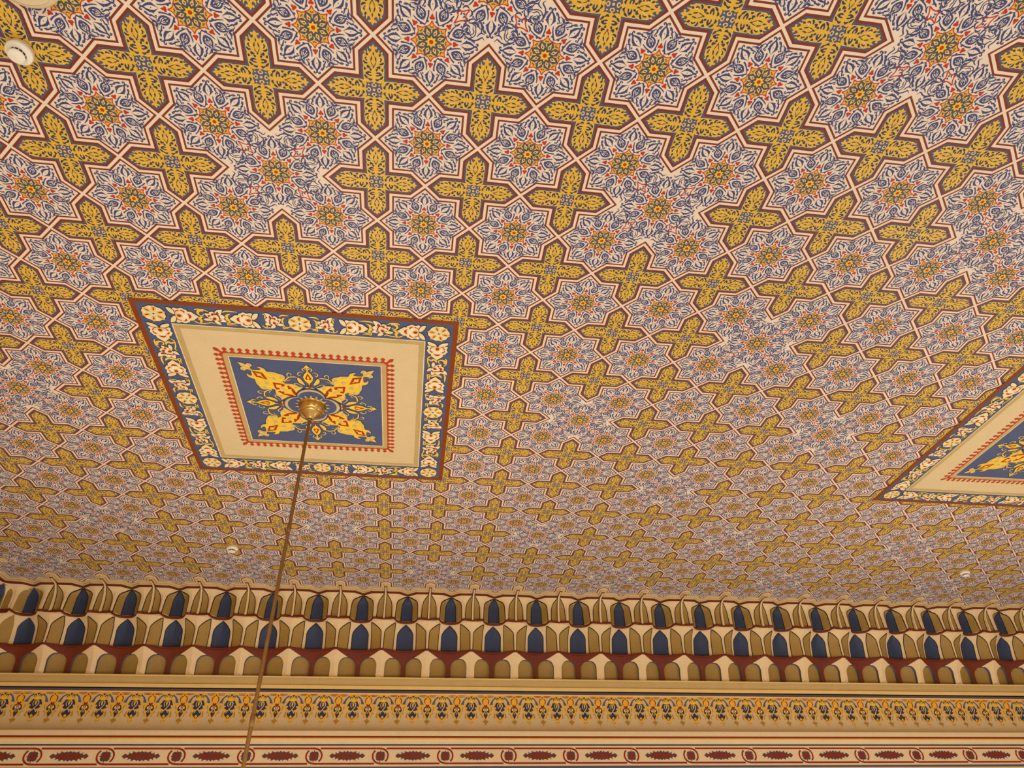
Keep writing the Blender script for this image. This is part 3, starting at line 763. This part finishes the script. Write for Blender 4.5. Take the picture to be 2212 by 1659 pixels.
def clip_poly(pl, u0, u1):
    """plan polyline over |u| <= .5 given for u >= 0, unfolded and cut to u0..u1"""
    full = [(-u, y) for u, y in reversed(pl)] + [p for p in pl if p[0] > 1e-9]
    out = []
    for k in range(len(full) - 1):
        a, b = full[k], full[k + 1]
        for q in (a,):
            if u0 - 1e-9 <= q[0] <= u1 + 1e-9: out.append(q)
        for c in (u0, u1):
            if a[0] < c < b[0]:
                t = (c - a[0]) / (b[0] - a[0]); out.append((c, a[1] + (b[1] - a[1]) * t))
    if u0 - 1e-9 <= full[-1][0] <= u1 + 1e-9: out.append(full[-1])
    return out
LIP1 = [(0, .215), (.1, .20), (.2, .168), (.232, .162), (.245, .19), (.27, .24), (.31, .285), (.37, .325), (.43, .345), (.5, .352)]
LIP2 = [(0, .425), (.06, .455), (.15, .50), (.27, .542), (.4, .565), (.5, .57)]
LIP0 = [(0, .02), (.31, .035), (.5, .19)]
# mouldings on the ceiling edge: outer line, groove, lip (the pointed bay holds the spout)
ML1 = [(0, -.425), (.055, -.405), (.105, -.35), (.105, -.085), (.29, -.07), (.5, .075)]
ML2 = [(0, -.36), (.035, -.345), (.064, -.31), (.064, -.04), (.298, -.025), (.5, .125)]
ML3 = [(0, -.315), (.022, -.305), (.04, -.28), (.04, -.005), (.304, .012), (.5, .165)]
ML4 = [(0, -.29), (.016, -.285), (.03, -.27), (.03, .02), (.31, .035), (.5, .19)]
UM = {}
def unfold(pl): return [(-u, y) for u, y in reversed(pl)] + [p for p in pl if p[0] > 1e-9]
def strip3(pl, z): return [(u, y, z) for u, y in pl]
def make_unit_meshes():
    D = {}
    a, b, c_, d = unfold(ML1), unfold(ML2), unfold(ML3), unfold(ML4)
    D['edge_moulding'] = [sweep_mesh('edge_moulding', [strip3(a, 0), strip3(a, -.016), strip3(b, -.020), strip3([(u, y + .012) for u, y in b], -.042), strip3(c_, -.044), strip3([(u, y + .010) for u, y in c_], -.058), strip3(d, -.058)], ['panel_tan', 'plaster_cream', 'panel_tan', 'plaster_cream', 'panel_tan', 'plaster_cream'])]
    l0 = unfold(LIP0)
    back = [(u, y + .03) for u, y in l0]
    D['brown_lip'] = [sweep_mesh('brown_lip', [strip3(l0, -.050), strip3([(u, y - .014) for u, y in l0], -.054), strip3([(u, y - .014) for u, y in l0], -.088), strip3(back, -.092)], ['lip_brown'] * 3)]
    # spout: brown slot and pale rib
    def rib(pts, w, mt, name):
        L = [[(-w, y, z + .012), (-w, y - .004, z), (w, y - .004, z), (w, y, z + .012)] for y, z in pts]
        return grid_mesh(name, L, [mt], smooth=False)
    D['slot'] = [rib([(-.292, -.052), (-.28, -.062), (-.1, -.064), (.03, -.07)], .032, 'lip_brown', 'slot')]
    D['rib'] = [rib([(-.235, -.06), (-.225, -.072), (-.1, -.076), (.0, -.088), (.055, -.12), (.105, -.18), (.15, -.28), (.175, -.42), (.185, -.60)], .017, 'plaster_cream', 'rib')]
    D['upper_body'] = [surf_mesh('upper_body', Y1, U1, -.05, -.61, 14, 'plaster_cream')]
    l1 = unfold(LIP1); s1 = [(u, Y2(u, -.62)) for u, y in l1]
    zc = lambda u: -.04 * max(0, min(1, (abs(u) - .225) / .10))
    D['lip'] = [sweep_mesh('lip', [[(u, y + .06, -.578 + zc(u)) for u, y in l1], [(u, y, -.582 + zc(u)) for u, y in l1], [(u, y - .010, -.604 + zc(u)) for u, y in l1], [(u, y, -.626 + zc(u)) for u, y in l1], [(u, y + .02, -.628 + zc(u)) for u, y in l1]], ['lip_brown'] * 4)]
    D['soffit'] = [sweep_mesh('soffit', [[(u, y + .01, -.627 + zc(u)) for u, y in l1], [(u, y + .004, -.635 + zc(u) * .6) for u, y in s1]], ['plaster_cream'])]
    D['middle_body'] = [surf_mesh('middle_body', Y2, U2, -.62, -1.2, 12, 'plaster_cream')]
    l2 = unfold(LIP2)
    zt = lambda u: -.018 * abs(u) * 2
    D['lower_lip'] = [sweep_mesh('lower_lip', [[(u, Y2(u, -1.19) + .01, -1.18 + zt(u)) for u, y in l2], [(u, y, -1.184 + zt(u)) for u, y in l2], [(u, y - .004, -1.20 + zt(u)) for u, y in l2], [(u, y, -1.214 + zt(u)) for u, y in l2], [(u, y + .05, -1.222 + zt(u)) for u, y in l2]], ['lip_brown'] * 4)]
    # painted facets
    g1 = [(-.095, .014, .02), (-.13, .018, .066), (-.17, .02, .104), (-.22, .022, .135), (-.30, .024, .155), (-.45, .026, .163), (-.595, .028, .166)]
    p = panel_mesh('gold_panel', Y1, g1, 'niche_gold'); D['gold_panel'] = [p, mirror_mesh(p)]
    n1 = [(-.10, .0, .006), (-.125, .03, .09), (-.15, .055, .148), (-.18, .078, .192), (-.22, .10, .222), (-.30, .118, .238), (-.45, .122, .246), (-.595, .125, .25)]
    D['gold_panel'].append(panel_mesh('gold_panel', Y1, n1, 'niche_gold', uc=.5)); D['gold_panel'].append(panel_mesh('gold_panel', Y1, [(z, -r, -l) for z, l, r in n1], 'niche_gold', uc=.5))
    b1 = [(-.105, 0, .002), (-.15, 0, .055), (-.2, 0, .09), (-.25, 0, .11), (-.3, 0, .118), (-.45, 0, .122), (-.6, 0, .125)]
    D['blue_panel'] = [panel_mesh('blue_panel', Y1, [(z, -r, r) for z, l, r in b1], 'niche_blue', .007, 8, .5)]
    g2 = [(-.655, .262, .272), (-.70, .185, .268), (-.75, .11, .264), (-.80, .055, .26), (-.84, .039, .257), (-1.0, .035, .25), (-1.19, .032, .245)]
    p = panel_mesh('gold_panel', Y2, g2, 'niche_gold'); D['gold_panel'] += [p, mirror_mesh(p)]
    b2 = [(-.65, 0, .002), (-.70, 0, .06), (-.76, 0, .12), (-.82, 0, .163), (-.87, 0, .178), (-1.0, 0, .18), (-1.195, 0, .18)]
    D['blue_panel'].append(panel_mesh('blue_panel', Y2, [(z, -r, r) for z, l, r in b2], 'niche_blue', .006, 8, .5))
    ln = Lines()
    for s_ in (1, -1):
        ln.add(Y1, dens([(s_ * r, z) for z, l, r in g1])); ln.add(Y1, dens([(s_ * l, z) for z, l, r in g1]), .010)
        ln.add(Y1, dens([(.5 + s_ * r, z) for z, l, r in n1])); ln.add(Y1, dens([(.5 + s_ * r, z) for z, l, r in b1]), .014, .011)
        ln.add(Y2, dens([(s_ * l, z) for z, l, r in g2])); ln.add(Y2, dens([(s_ * r, z) for z, l, r in g2]))
        ln.add(Y2, dens([(.5 + s_ * r, z) for z, l, r in b2]))
    D['painted_lines'] = [ln.mesh('painted_lines', 'niche_line')]
    # lowest tier: arches between pale columns and brown spandrels
    def arch(z):
        if z <= -1.5: return .18
        t = (z + 1.5) / .17
        return .18 * math.sqrt(max(0, 1 - t * t))
    zz = lspace(-1.33, -1.5, 12) + [-1.58, -1.66, -1.735]
    top = lspace(-1.205, -1.33, 6)
    col = [(z, 0, .27 * ((-1.205 - z) / .125)) for z in top[:-1]] + [(z, 0, .27 - arch(z)) for z in zz]
    D['column'] = [panel_mesh('column', Y3, [(z, -r, r) for z, l, r in col], 'plaster_cream', 0, 10)]
    sp = [(z, -.5 + .27 * ((-1.205 - z) / .125), .5 - .27 * ((-1.205 - z) / .125)) for z in top[:-1]] + [(z, -.5 + .27 + arch(z), .5 - .27 - arch(z)) for z in zz]
    D['spandrel'] = [panel_mesh('spandrel', Y3, sp, 'lip_brown', 0, 10, .5)]
    ap = [(z, -arch(z) - .004, arch(z) + .004) for z in zz]
    YB = lambda u, z: Y3(u, z) + .075
    p = panel_mesh('arch_panel', YB, ap, 'niche_gold', 0, 6, .27); D['arch_panel'] = [p, mirror_mesh(p)]
    path = [(.27 - arch(z), z) for z in reversed(zz)] + [(.27 + arch(z), z) for z in zz[1:]]
    p = sweep_mesh('arch_reveal', [[(u, Y3(u, z) - .002, z) for u, z in path], [(u, Y3(u, z) + .08, z) for u, z in path]], ['arch_grey']); D['arch_reveal'] = [p, mirror_mesh(p)]
    D['foot'] = [sweep_mesh('foot', [[(-.05, .695, -1.735), (-.05, .69, -1.715), (-.03, .672, -1.70), (.03, .672, -1.70), (.05, .69, -1.715), (.05, .695, -1.735)], [(-.055, .66, -1.737), (-.05, .655, -1.722), (-.03, .65, -1.712), (.03, .65, -1.712), (.05, .655, -1.722), (.055, .66, -1.737)]], ['plaster_cream'])]
    return D
UNIT = make_unit_meshes()
trim1 = obj('trim_1', None, None, (0, 0, CEIL))
tag(trim1, 'honeycomb stalactite cornice of gold and blue niches along the far wall', 'cornice', kind='structure')
def place_unit(x, y, rz):
    u = obj('cornice_bay', UNIT['upper_body'][0], trim1, (x * S, y * S, 0), rz)
    for n, ms in UNIT.items():
        if n == 'upper_body': continue
        for me in ms: obj(n, me, u)
for k in range(-7, 21): place_unit(k, 12, 0)
for k in range(11, 5, -1): place_unit(-8, k, math.pi / 2)
# the inner corner between the two walls: two bays without spouts meet
def corner_moulding(sg):
    L = [[(0, -.07), (.29, -.07), (.5, .075)], [(0, -.025), (.298, -.025), (.5, .125)], [(0, .012), (.304, .012), (.5, .165)], [(0, .035), (.31, .035), (.5, .19)]]
    zz = [0, -.016, -.020, -.042, -.044, -.058, -.058]; ks = [0, 0, 1, 1, 2, 2, 3]
    return sweep_mesh('edge_moulding', [[(sg * u, y, z) for u, y in L[k]] for k, z in zip(ks, zz)], ['panel_tan', 'plaster_cream', 'panel_tan', 'plaster_cream', 'panel_tan', 'plaster_cream'])
for rz, sg in ((0, 1), (math.pi / 2, -1)):
    u = obj('corner_bay', UNIT['upper_body'][0], trim1, (-8 * S, 12 * S, 0), rz)
    obj('edge_moulding', corner_moulding(sg), u)
    for n, ms in UNIT.items():
        if n in ('gold_panel', 'blue_panel') and rz == 0:
            for me in (ms[2:] if n == 'gold_panel' else ms): obj(n, me, u)
        elif n in ('brown_lip', 'lip', 'soffit', 'middle_body', 'lower_lip', 'column', 'spandrel', 'arch_panel', 'arch_reveal', 'foot'):
            for me in ms: obj(n, me, u)
cn = obj('corner_niche', None, trim1, ((-7.90 + .04 * .7071) * S, (11.90 - .04 * .7071) * S, 0), math.pi / 4)
def recentre(me):
    m2 = me.copy()
    for v in m2.vertices: v.co.x -= .5 * S
    return m2
obj('upper_body', recentre(surf_mesh('upper_body', Y1, U1, -.05, -.61, 12, 'plaster_cream', .22, .78)), cn)
for me in UNIT['gold_panel'][2:4]: obj('gold_panel', recentre(me), cn)
obj('blue_panel', recentre(UNIT['blue_panel'][0]), cn)
lq = [(u - .5, y) for u, y in LIP1 if u > .22] ; lq = lq + [(-u, y) for u, y in reversed(lq[:-1])]
obj('lip', sweep_mesh('lip', [[(u, y + .05, -.60) for u, y in lq], [(u, y, -.602) for u, y in lq], [(u, y, -.655) for u, y in lq], [(u, y + .06, -.66) for u, y in lq]], ['lip_brown'] * 3), cn)

# ================================================================== mouldings and frieze of the far wall
XA, XB = -9.0, 25.0
trim2 = obj('trim_2', None, None, (0, 0, CEIL))
tag(trim2, 'cream cove moulding with a painted frieze of hanging arabesques under the cornice', 'moulding', kind='structure')
COVE = [(12.83, -2.067), (12.845, -2.2), (12.852, -2.35), (12.85, -2.5), (12.835, -2.61), (12.80, -2.695), (12.75, -2.755), (12.70, -2.79), (12.66, -2.81)]
def cove_y(z):
    for k in range(len(COVE) - 1):
        if z >= COVE[k + 1][1]:
            t = (COVE[k][1] - z) / (COVE[k][1] - COVE[k + 1][1]); return COVE[k][0] + (COVE[k + 1][0] - COVE[k][0]) * t
    return COVE[-1][0]
def strip(name, prof, mt, parent=trim2, smooth=True):
    return obj(name, grid_mesh(name, [[(x, y, z) for x in lspace(XA, XB, 8)] for y, z in prof], [mt], smooth=smooth), parent)
strip('red_line', [(12.84, -1.728), (12.70, -1.732), (12.69, -1.738)], 'lip_brown', smooth=False)
strip('ochre_fillet', [(12.84, -1.736), (12.675, -1.737), (12.672, -1.742), (12.672, -1.762), (12.678, -1.766)], 'moulding_yellow', smooth=False)
strip('ochre_moulding', [(12.678, -1.766), (12.684, -1.80), (12.70, -1.84), (12.725, -1.868), (12.758, -1.882)], 'moulding_ochre')
strip('dark_groove', [(12.758, -1.882), (12.775, -1.884), (12.775, -1.892)], 'frieze_bronze', smooth=False)
strip('yellow_fillet', [(12.775, -1.892), (12.77, -1.895), (12.775, -1.968)], 'moulding_yellow', smooth=False)
strip('black_line', [(12.775, -1.968), (12.82, -1.972), (12.82, -1.982)], 'stripe_black', smooth=False)
strip('blue_stripe', [(12.82, -1.982), (12.822, -2.018)], 'stripe_blue')
strip('red_stripe', [(12.822, -2.018), (12.823, -2.03)], 'stripe_red')
strip('cream_fillet', [(12.823, -2.03), (12.83, -2.067)], 'moulding_yellow')
cv = cat_rom([(y, z) for y, z in COVE], 3)
strip('frieze_cove', cv, 'frieze_cream')
strip('cove_fillet', [(12.66, -2.81), (12.652, -2.822), (12.652, -2.905), (12.66, -2.91)], 'moulding_cream', smooth=False)
strip('red_groove', [(12.66, -2.91), (12.73, -2.912), (12.735, -2.928)], 'stripe_red', smooth=False)
strip('gold_bead', [(12.735, -2.926), (12.722, -2.932), (12.718, -2.942), (12.724, -2.952), (12.74, -2.957)], 'bead_gold')
strip('cream_ogee', [(12.74, -2.957), (12.742, -2.975), (12.755, -3.0), (12.78, -3.02), (12.80, -3.034)], 'moulding_cream')

PU = 0.638 / 590.0; PV = 0.000965
def fz(pts, cxz): return [((x - cxz) * PU, -(y - 100) * PV) for x, y in pts]
def sym2(pa, pts, cxz, mt, layer, smooth=0):
    q = fz(pts, cxz); pa.poly(q, mt, layer, smooth); pa.poly(mir(q), mt, layer, smooth)
def symw(pa, pts, cxz, w, mt, layer):
    q = fz(pts, cxz); pa.stroke(q, w, mt, layer, 3); pa.stroke(mir(q), w, mt, layer, 3)
fa = Paint(); A_ = 190
base = fz([(190, 98), (310, 98), (338, 190), (342, 300), (325, 335), (332, 400), (300, 442), (255, 458), (275, 500), (322, 545), (310, 578), (265, 590), (205, 632), (215, 655), (200, 668), (195, 700), (190, 742)], A_)
fa.poly(base + mir(base)[1:-1], 'frieze_yellow', 1)
sym2(fa, [(300, 455), (322, 545), (310, 578), (285, 560), (300, 530), (280, 500)], A_, 'frieze_bronze', 2)
sym2(fa, [(262, 138), (285, 128), (345, 185), (372, 230), (402, 292), (345, 294), (335, 232), (318, 187), (285, 167)], A_, 'frieze_blue', 3)
sym2(fa, [(262, 172), (300, 188), (322, 230), (318, 265), (300, 272), (275, 232)], A_, 'frieze_cream', 3, 2)
sym2(fa, [(196, 250), (238, 245), (262, 240), (300, 315), (306, 350), (278, 350), (274, 372), (292, 395), (250, 424), (190, 440), (190, 300)], A_, 'frieze_navy', 3)
sym2(fa, [(190, 440), (225, 448), (262, 478), (270, 520), (242, 562), (190, 612)], A_, 'frieze_navy', 3)
symw(fa, [(204, 258), (232, 280), (238, 325), (212, 378), (178, 430), (150, 468), (140, 495), (158, 512), (176, 500), (168, 486)], A_, [.02, .02, .02, .017, .017, .016, .013, .013, .012, .008], 'frieze_cream', 4)
sym2(fa, [(190, 270), (204, 275), (206, 320), (190, 362)], A_, 'frieze_yellow', 4)
sym2(fa, [(190, 515), (214, 530), (224, 556), (190, 600)], A_, 'frieze_yellow', 5)
symw(fa, [(300, 352), (278, 345), (272, 365), (285, 372)], A_, .010, 'frieze_cream', 5)
symw(fa, [(216, 185), (222, 158), (245, 150), (258, 175), (246, 192)], A_, [.010, .016, .018, .014, .006], 'frieze_navy', 3)
fa.poly(fz([(160, 118), (190, 162), (220, 118)], A_), 'frieze_navy', 3)
sym2(fa, [(190, 190), (230, 215), (236, 240), (210, 250), (190, 246)], A_, 'orn_yellow', 4)
sym2(fa, [(226, 645), (230, 660), (205, 672), (200, 655)], A_, 'frieze_bronze', 1)
fb = Paint(); B_ = 490
base = fz([(490, 98), (592, 98), (588, 150), (562, 250), (552, 290), (600, 312), (627, 352), (615, 412), (590, 462), (560, 520), (525, 562), (497, 600), (520, 628), (545, 632), (540, 655), (515, 680), (500, 690), (490, 738)], B_)
fb.poly(base + mir(base)[1:-1], 'frieze_yellow', 1)
sym2(fb, [(590, 462), (614, 480), (588, 490), (560, 530), (562, 582), (548, 560), (552, 520)], B_, 'frieze_bronze', 1)
sym2(fb, [(490, 600), (520, 628), (545, 632), (540, 655), (515, 680), (500, 690), (490, 738)], B_, 'frieze_bronze', 2)
sym2(fb, [(600, 340), (622, 352), (612, 408), (590, 440), (600, 390)], B_, 'frieze_bronze', 2)
symw(fb, [(508, 158), (540, 180), (552, 225), (540, 278)], B_, [.008, .018, .020, .014], 'stripe_red', 3)
sym2(fb, [(490, 308), (520, 285), (526, 322), (490, 368)], B_, 'stripe_red', 3)
fb.poly(fz([(490, 112), (506, 134), (490, 158), (474, 134)], B_), 'stripe_red', 3)
sym2(fb, [(496, 385), (520, 335), (546, 345), (570, 400), (566, 442), (540, 462), (515, 430)], B_, 'frieze_navy', 3)
sym2(fb, [(520, 360), (542, 385), (536, 416), (515, 416), (508, 394)], B_, 'moulding_cream', 4, 2)
sym2(fb, [(490, 418), (532, 500), (490, 592)], B_, 'frieze_navy', 3)
sym2(fb, [(490, 448), (506, 496), (490, 546)], B_, 'frieze_cream', 4)
sym2(fb, [(512, 100), (660, 100), (660, 108), (560, 112), (520, 108)], B_, 'stripe_red', 3)
symw(fb, [(520, 128), (580, 132), (652, 128)], B_, [.006, .012, .004], 'stripe_red', 3)
def on_cove(x, v, l):
    z = -2.067 + v; return (x * S, (cove_y(z) - .002) * S - l * LH * 1.6, z * S)
FA_M = fa.mesh('frieze_pendant', on_cove); FB_M = fb.mesh('frieze_pendant', on_cove)
for k in range(-3, 44):
    x = -7.208 + .638 * k
    if XA + .2 < x < XB: obj('frieze_pendant', FB_M, trim2, (x * S, 0, 0))
    if XA + .2 < x + .319 < XB: obj('frieze_pendant', FA_M, trim2, ((x + .319) * S, 0, 0))

# ================================================================== far wall with its painted band
WY = 12.80
wall = obj('wall_back', box_mesh('wall_back', XA * S, XB * S, WY * S + .001, 13.4 * S, 0, CEIL - 3.034 * S, 'moulding_cream'))
obj('wall_core', box_mesh('wall_core', XA * S, XB * S, 12.95 * S, 13.4 * S, CEIL - 3.034 * S, CEIL, 'moulding_cream'), wall)
tag(wall, 'cream far wall with a painted band of red medallions', 'wall', kind='structure')
wl = obj('wall_left', box_mesh('wall_left', -9.2 * S, -8.90 * S, -19.4 * S, 13.4 * S, 0, CEIL, 'moulding_cream'))
tag(wl, 'cream side wall below the cornice at the left', 'wall', kind='structure')
wr = obj('wall_right', box_mesh('wall_right', 25 * S, 25.4 * S, -19 * S, 13.4 * S, 0, CEIL, 'moulding_cream'))
tag(wr, 'cream side wall beyond the right edge', 'wall', kind='structure')
wf = obj('wall_front', box_mesh('wall_front', -9.2 * S, 25.4 * S, -19.4 * S, -19 * S, 0, CEIL, 'moulding_cream'))
tag(wf, 'cream wall behind the photographer', 'wall', kind='structure')
trim3 = obj('trim_3', None, None, (0, 0, CEIL))
tag(trim3, 'painted wall band of red rings and dark cartouches between red stripes', 'painted band', kind='structure')
def wstripe(name, z0, z1, mt, l=1):
    v = [(XA * S, WY * S - l * LH, z0 * S), (XB * S, WY * S - l * LH, z0 * S), (XB * S, WY * S - l * LH, z1 * S), (XA * S, WY * S - l * LH, z1 * S)]
    me = bpy.data.meshes.new(name); me.from_pydata(v, [], [(0, 1, 2, 3)]); me.materials.append(MATS[mt]); me.update(); return obj(name, me, trim3)
wstripe('navy_stripe', -3.042, -3.068, 'stripe_navy'); wstripe('grey_stripe', -3.455, -3.50, 'stripe_blue')
wstripe('yellow_line', -3.035, -3.041, 'moulding_yellow'); 
BU = 1.345 / 966.0; BV = 0.316 / 260.0
def bz(pts): return [((x - 178) * BU, -3.104 - (y - 105) * BV) for x, y in pts]
bay = Paint()
def arc(cx0, cy0, r, a0, a1, n=14): return [(cx0 + r * math.cos(math.radians(a0 + (a1 - a0) * k / n)), cy0 - r * math.sin(math.radians(a0 + (a1 - a0) * k / n))) for k in range(n + 1)]
bay.stroke(bz([(110, 119), (160, 119), (184, 120)] + arc(178, 234, 113, 80, -46)), .033, 'stripe_red', 2, 0)
bay.stroke(bz(arc(178, 234, 113, 134, 264) + [(186, 350), (240, 350)]), .033, 'stripe_red', 2, 0)
for c_ in ((150, 208), (208, 208), (150, 266), (208, 266)): bay.disc(bz([c_])[0], .050, 'band_grey', 2, 14)
bay.poly(bz([(178, 140), (192, 190), (222, 220), (262, 236), (222, 252), (192, 282), (176, 338), (164, 282), (134, 252), (94, 236), (134, 220), (164, 190)]), 'band_red', 3)
BAY = bay.mesh('ring_medallion', lambda x, z, l: (x * S, WY * S - l * LH, z * S))
car = Paint()
top = [(398, 232), (440, 192), (470, 214), (492, 200), (478, 172), (500, 186), (522, 196), (540, 176), (530, 158), (552, 166), (580, 180), (604, 170), (612, 156), (632, 178), (660, 154)]
half = top + [(1320 - x, y) for x, y in reversed(top[:-1])]
full = half + [(x, 464 - y) for x, y in reversed(half[1:-1])]
car.poly(bz(full), 'band_grey', 2)
inn = [(430, 232), (444, 214), (480, 222), (540, 198), (580, 178), (615, 200), (660, 186)]
hf = inn + [(1320 - x, y) for x, y in reversed(inn[:-1])]
car.poly(bz(hf + [(x, 464 - y) for x, y in reversed(hf[1:-1])]), 'band_red', 3)
for x in (560, 660, 760): car.disc(bz([(x, 232)])[0], .016, 'band_grey', 4, 6)
CAR = car.mesh('cartouche', lambda x, z, l: (x * S, WY * S - l * LH, z * S))
rail = Paint()
rail.stroke(bz([(262, 119), (1074, 119)]), .033, 'stripe_red', 2, 0); rail.stroke(bz([(242, 350), (1062, 350)]), .033, 'stripe_red', 2, 0)
RAIL = rail.mesh('red_rail', lambda x, z, l: (x * S, WY * S - l * LH, z * S))
for k in range(-2, 20):
    x = -6.566 + 1.345 * k
    if x < XA or x > XB: continue
    o = obj('ring_medallion', BAY, trim3, (x * S, 0, 0)); obj('cartouche', CAR, trim3, (x * S, 0, 0)); obj('red_rail', RAIL, trim3, (x * S, 0, 0))

# ================================================================== hanging things
def lathe(name, prof, mt, n=40, axis=(0, 0)):
    v = []; f = []
    for r, z in prof:
        for k in range(n):
            a = 2 * math.pi * k / n; v.append((axis[0] + r * math.cos(a), axis[1] + r * math.sin(a), z))
    for k in range(len(prof) - 1):
        for c in range(n): f.append((k * n + c, k * n + (c + 1) % n, (k + 1) * n + (c + 1) % n, (k + 1) * n + c))
    me = bpy.data.meshes.new(name); me.from_pydata(v, [], f); me.materials.append(MATS[mt])
    me.polygons.foreach_set('use_smooth', [True] * len(f)); me.set_sharp_from_angle(angle=math.radians(35)); me.update(); return me
gm = bpy.data.materials.new('lamp_glass'); gm.use_nodes = True
gb = gm.node_tree.nodes['Principled BSDF']; gb.inputs['Base Color'].default_value = (1, .9, .75, 1)
gb.inputs['Emission Color'].default_value = (1.0, 0.72, 0.42, 1); gb.inputs['Emission Strength'].default_value = GLOBE
MATS['lamp_glass'] = gm
def chandelier(ci, cj, label):
    t = obj('chandelier', None, None, (ci * S, cj * S, CEIL - 0.004))
    tag(t, label, 'chandelier', 'brass chandeliers')
    z0 = -.004
    obj('canopy', lathe('canopy', [(.001, z0), (.098, z0), (.101, z0 - .006), (.096, z0 - .012), (.094, z0 - .02), (.086, z0 - .048), (.083, z0 - .052), (.083, z0 - .056), (.078, z0 - .058), (.070, z0 - .066), (.068, z0 - .070), (.068, z0 - .073), (.062, z0 - .076), (.045, z0 - .10), (.026, z0 - .118), (.020, z0 - .121), (.001, z0 - .122)], 'brass'), t)
    obj('collar', lathe('collar', [(.013, z0 - .118), (.017, z0 - .122), (.017, z0 - .134), (.0125, z0 - .138)], 'brass_rod', 24), t)
    obj('rod', lathe('rod', [(.0115, z0 - .13), (.0115, -3.05)], 'brass_rod', 20), t)
    for z in (-.98, -2.12):
        obj('coupling', lathe('coupling', [(.0115, z + .03), (.014, z + .026), (.014, z - .026), (.0115, z - .03)], 'brass_rod', 20), t)
    obj('hub', lathe('hub', [(.012, -3.0), (.03, -3.02), (.06, -3.06), (.065, -3.12), (.05, -3.18), (.02, -3.22), (.001, -3.24)], 'brass', 28), t)
    arm_m = []
    globe = lathe('globe', [(.001, .06), (.03, .052), (.052, .03), (.06, 0), (.052, -.03), (.03, -.052), (.001, -.06)], 'lamp_glass', 20)
    for k in range(8):
        a = k * math.pi / 4
        pts = [(.05 + .40 * s_ / 10, -3.12 - .05 * math.sin(math.pi * s_ / 10) + .03 * s_ / 10) for s_ in range(11)]
        rows = []
        for r, z in pts:
            rows.append([(r, .009 * math.cos(q * math.pi / 4), z + .009 * math.sin(q * math.pi / 4)) for q in range(9)])
        me = bpy.data.meshes.get('chandelier_arm')
        if me is None:
            me = grid_mesh('chandelier_arm', [[tuple(c / S for c in p) for p in row] for row in rows], ['brass_rod'])
        o = obj('arm', me, t, (0, 0, 0), a)
        g = obj('globe', globe, t, (.45 * math.cos(a), .45 * math.sin(a), -3.02))
    return t
def lamp(ci, cj):
    ld = bpy.data.lights.new('chandelier_or_fill_light', 'POINT'); ld.energy = LAMP; ld.color = (1.0, 0.84, 0.62); ld.shadow_soft_size = 0.40
    o = bpy.data.objects.new('chandelier_or_fill_light', ld); C.objects.link(o); o.location = (ci * S, cj * S, CEIL - 3.06)
for a_, b_ in ((-1, 5), (11, 5), (-1, -7), (11, -7)): lamp(a_, b_)  # last two are added fill behind the camera; no chandelier is known there
chandelier(-1, 5, 'brass rod with a stepped bell canopy hanging from the whole square panel')

def detector(i, j, label):
    t = obj('smoke_detector', None, None, (i * S, j * S, CEIL - .004))
    tag(t, label, 'smoke detector', 'smoke detectors')
    obj('base', lathe('base', [(.001, 0), (.052, 0), (.053, -.004), (.053, -.016), (.050, -.018)], 'fixture_beige', 36), t)
    obj('rim', lathe('rim', [(.050, -.017), (.0545, -.019), (.055, -.024), (.052, -.030), (.040, -.036), (.033, -.038)], 'detector_white', 36), t)
    obj('vent', lathe('vent', [(.0325, -.037), (.029, -.038), (.029, -.050)], 'detector_dark', 36), t)
    fin_m = box_mesh('fin', .027, .0325, -.0012, .0012, -.050, -.036, 'detector_white')
    for k in range(12): obj('fin', fin_m, t, (0, 0, 0), k * math.pi / 6)
    obj('cap', lathe('cap', [(.029, -.049), (.0335, -.050), (.034, -.053), (.031, -.057), (.020, -.060), (.001, -.061)], 'detector_white', 36), t)
detector(-3, 0, 'white round smoke detector in the top left corner of the ceiling')
detector(-3, 10, 'white round smoke detector between the brass rod and the left end of the cornice')
detector(13, 10, 'white round smoke detector low at the right near the cornice')
t = obj('ceiling_fixture', None, None, (-2.72 * S, -.72 * S, CEIL - .004))
tag(t, 'beige round ceiling fixture cut off by the top left corner', 'ceiling fixture')
obj('drum', lathe('drum', [(.001, 0), (.150, 0), (.156, -.006), (.156, -.030), (.150, -.040), (.138, -.046)], 'fixture_beige', 48), t)
obj('face', lathe('face', [(.138, -.045), (.120, -.048), (.06, -.051), (.001, -.052)], 'fixture_beige', 48), t)
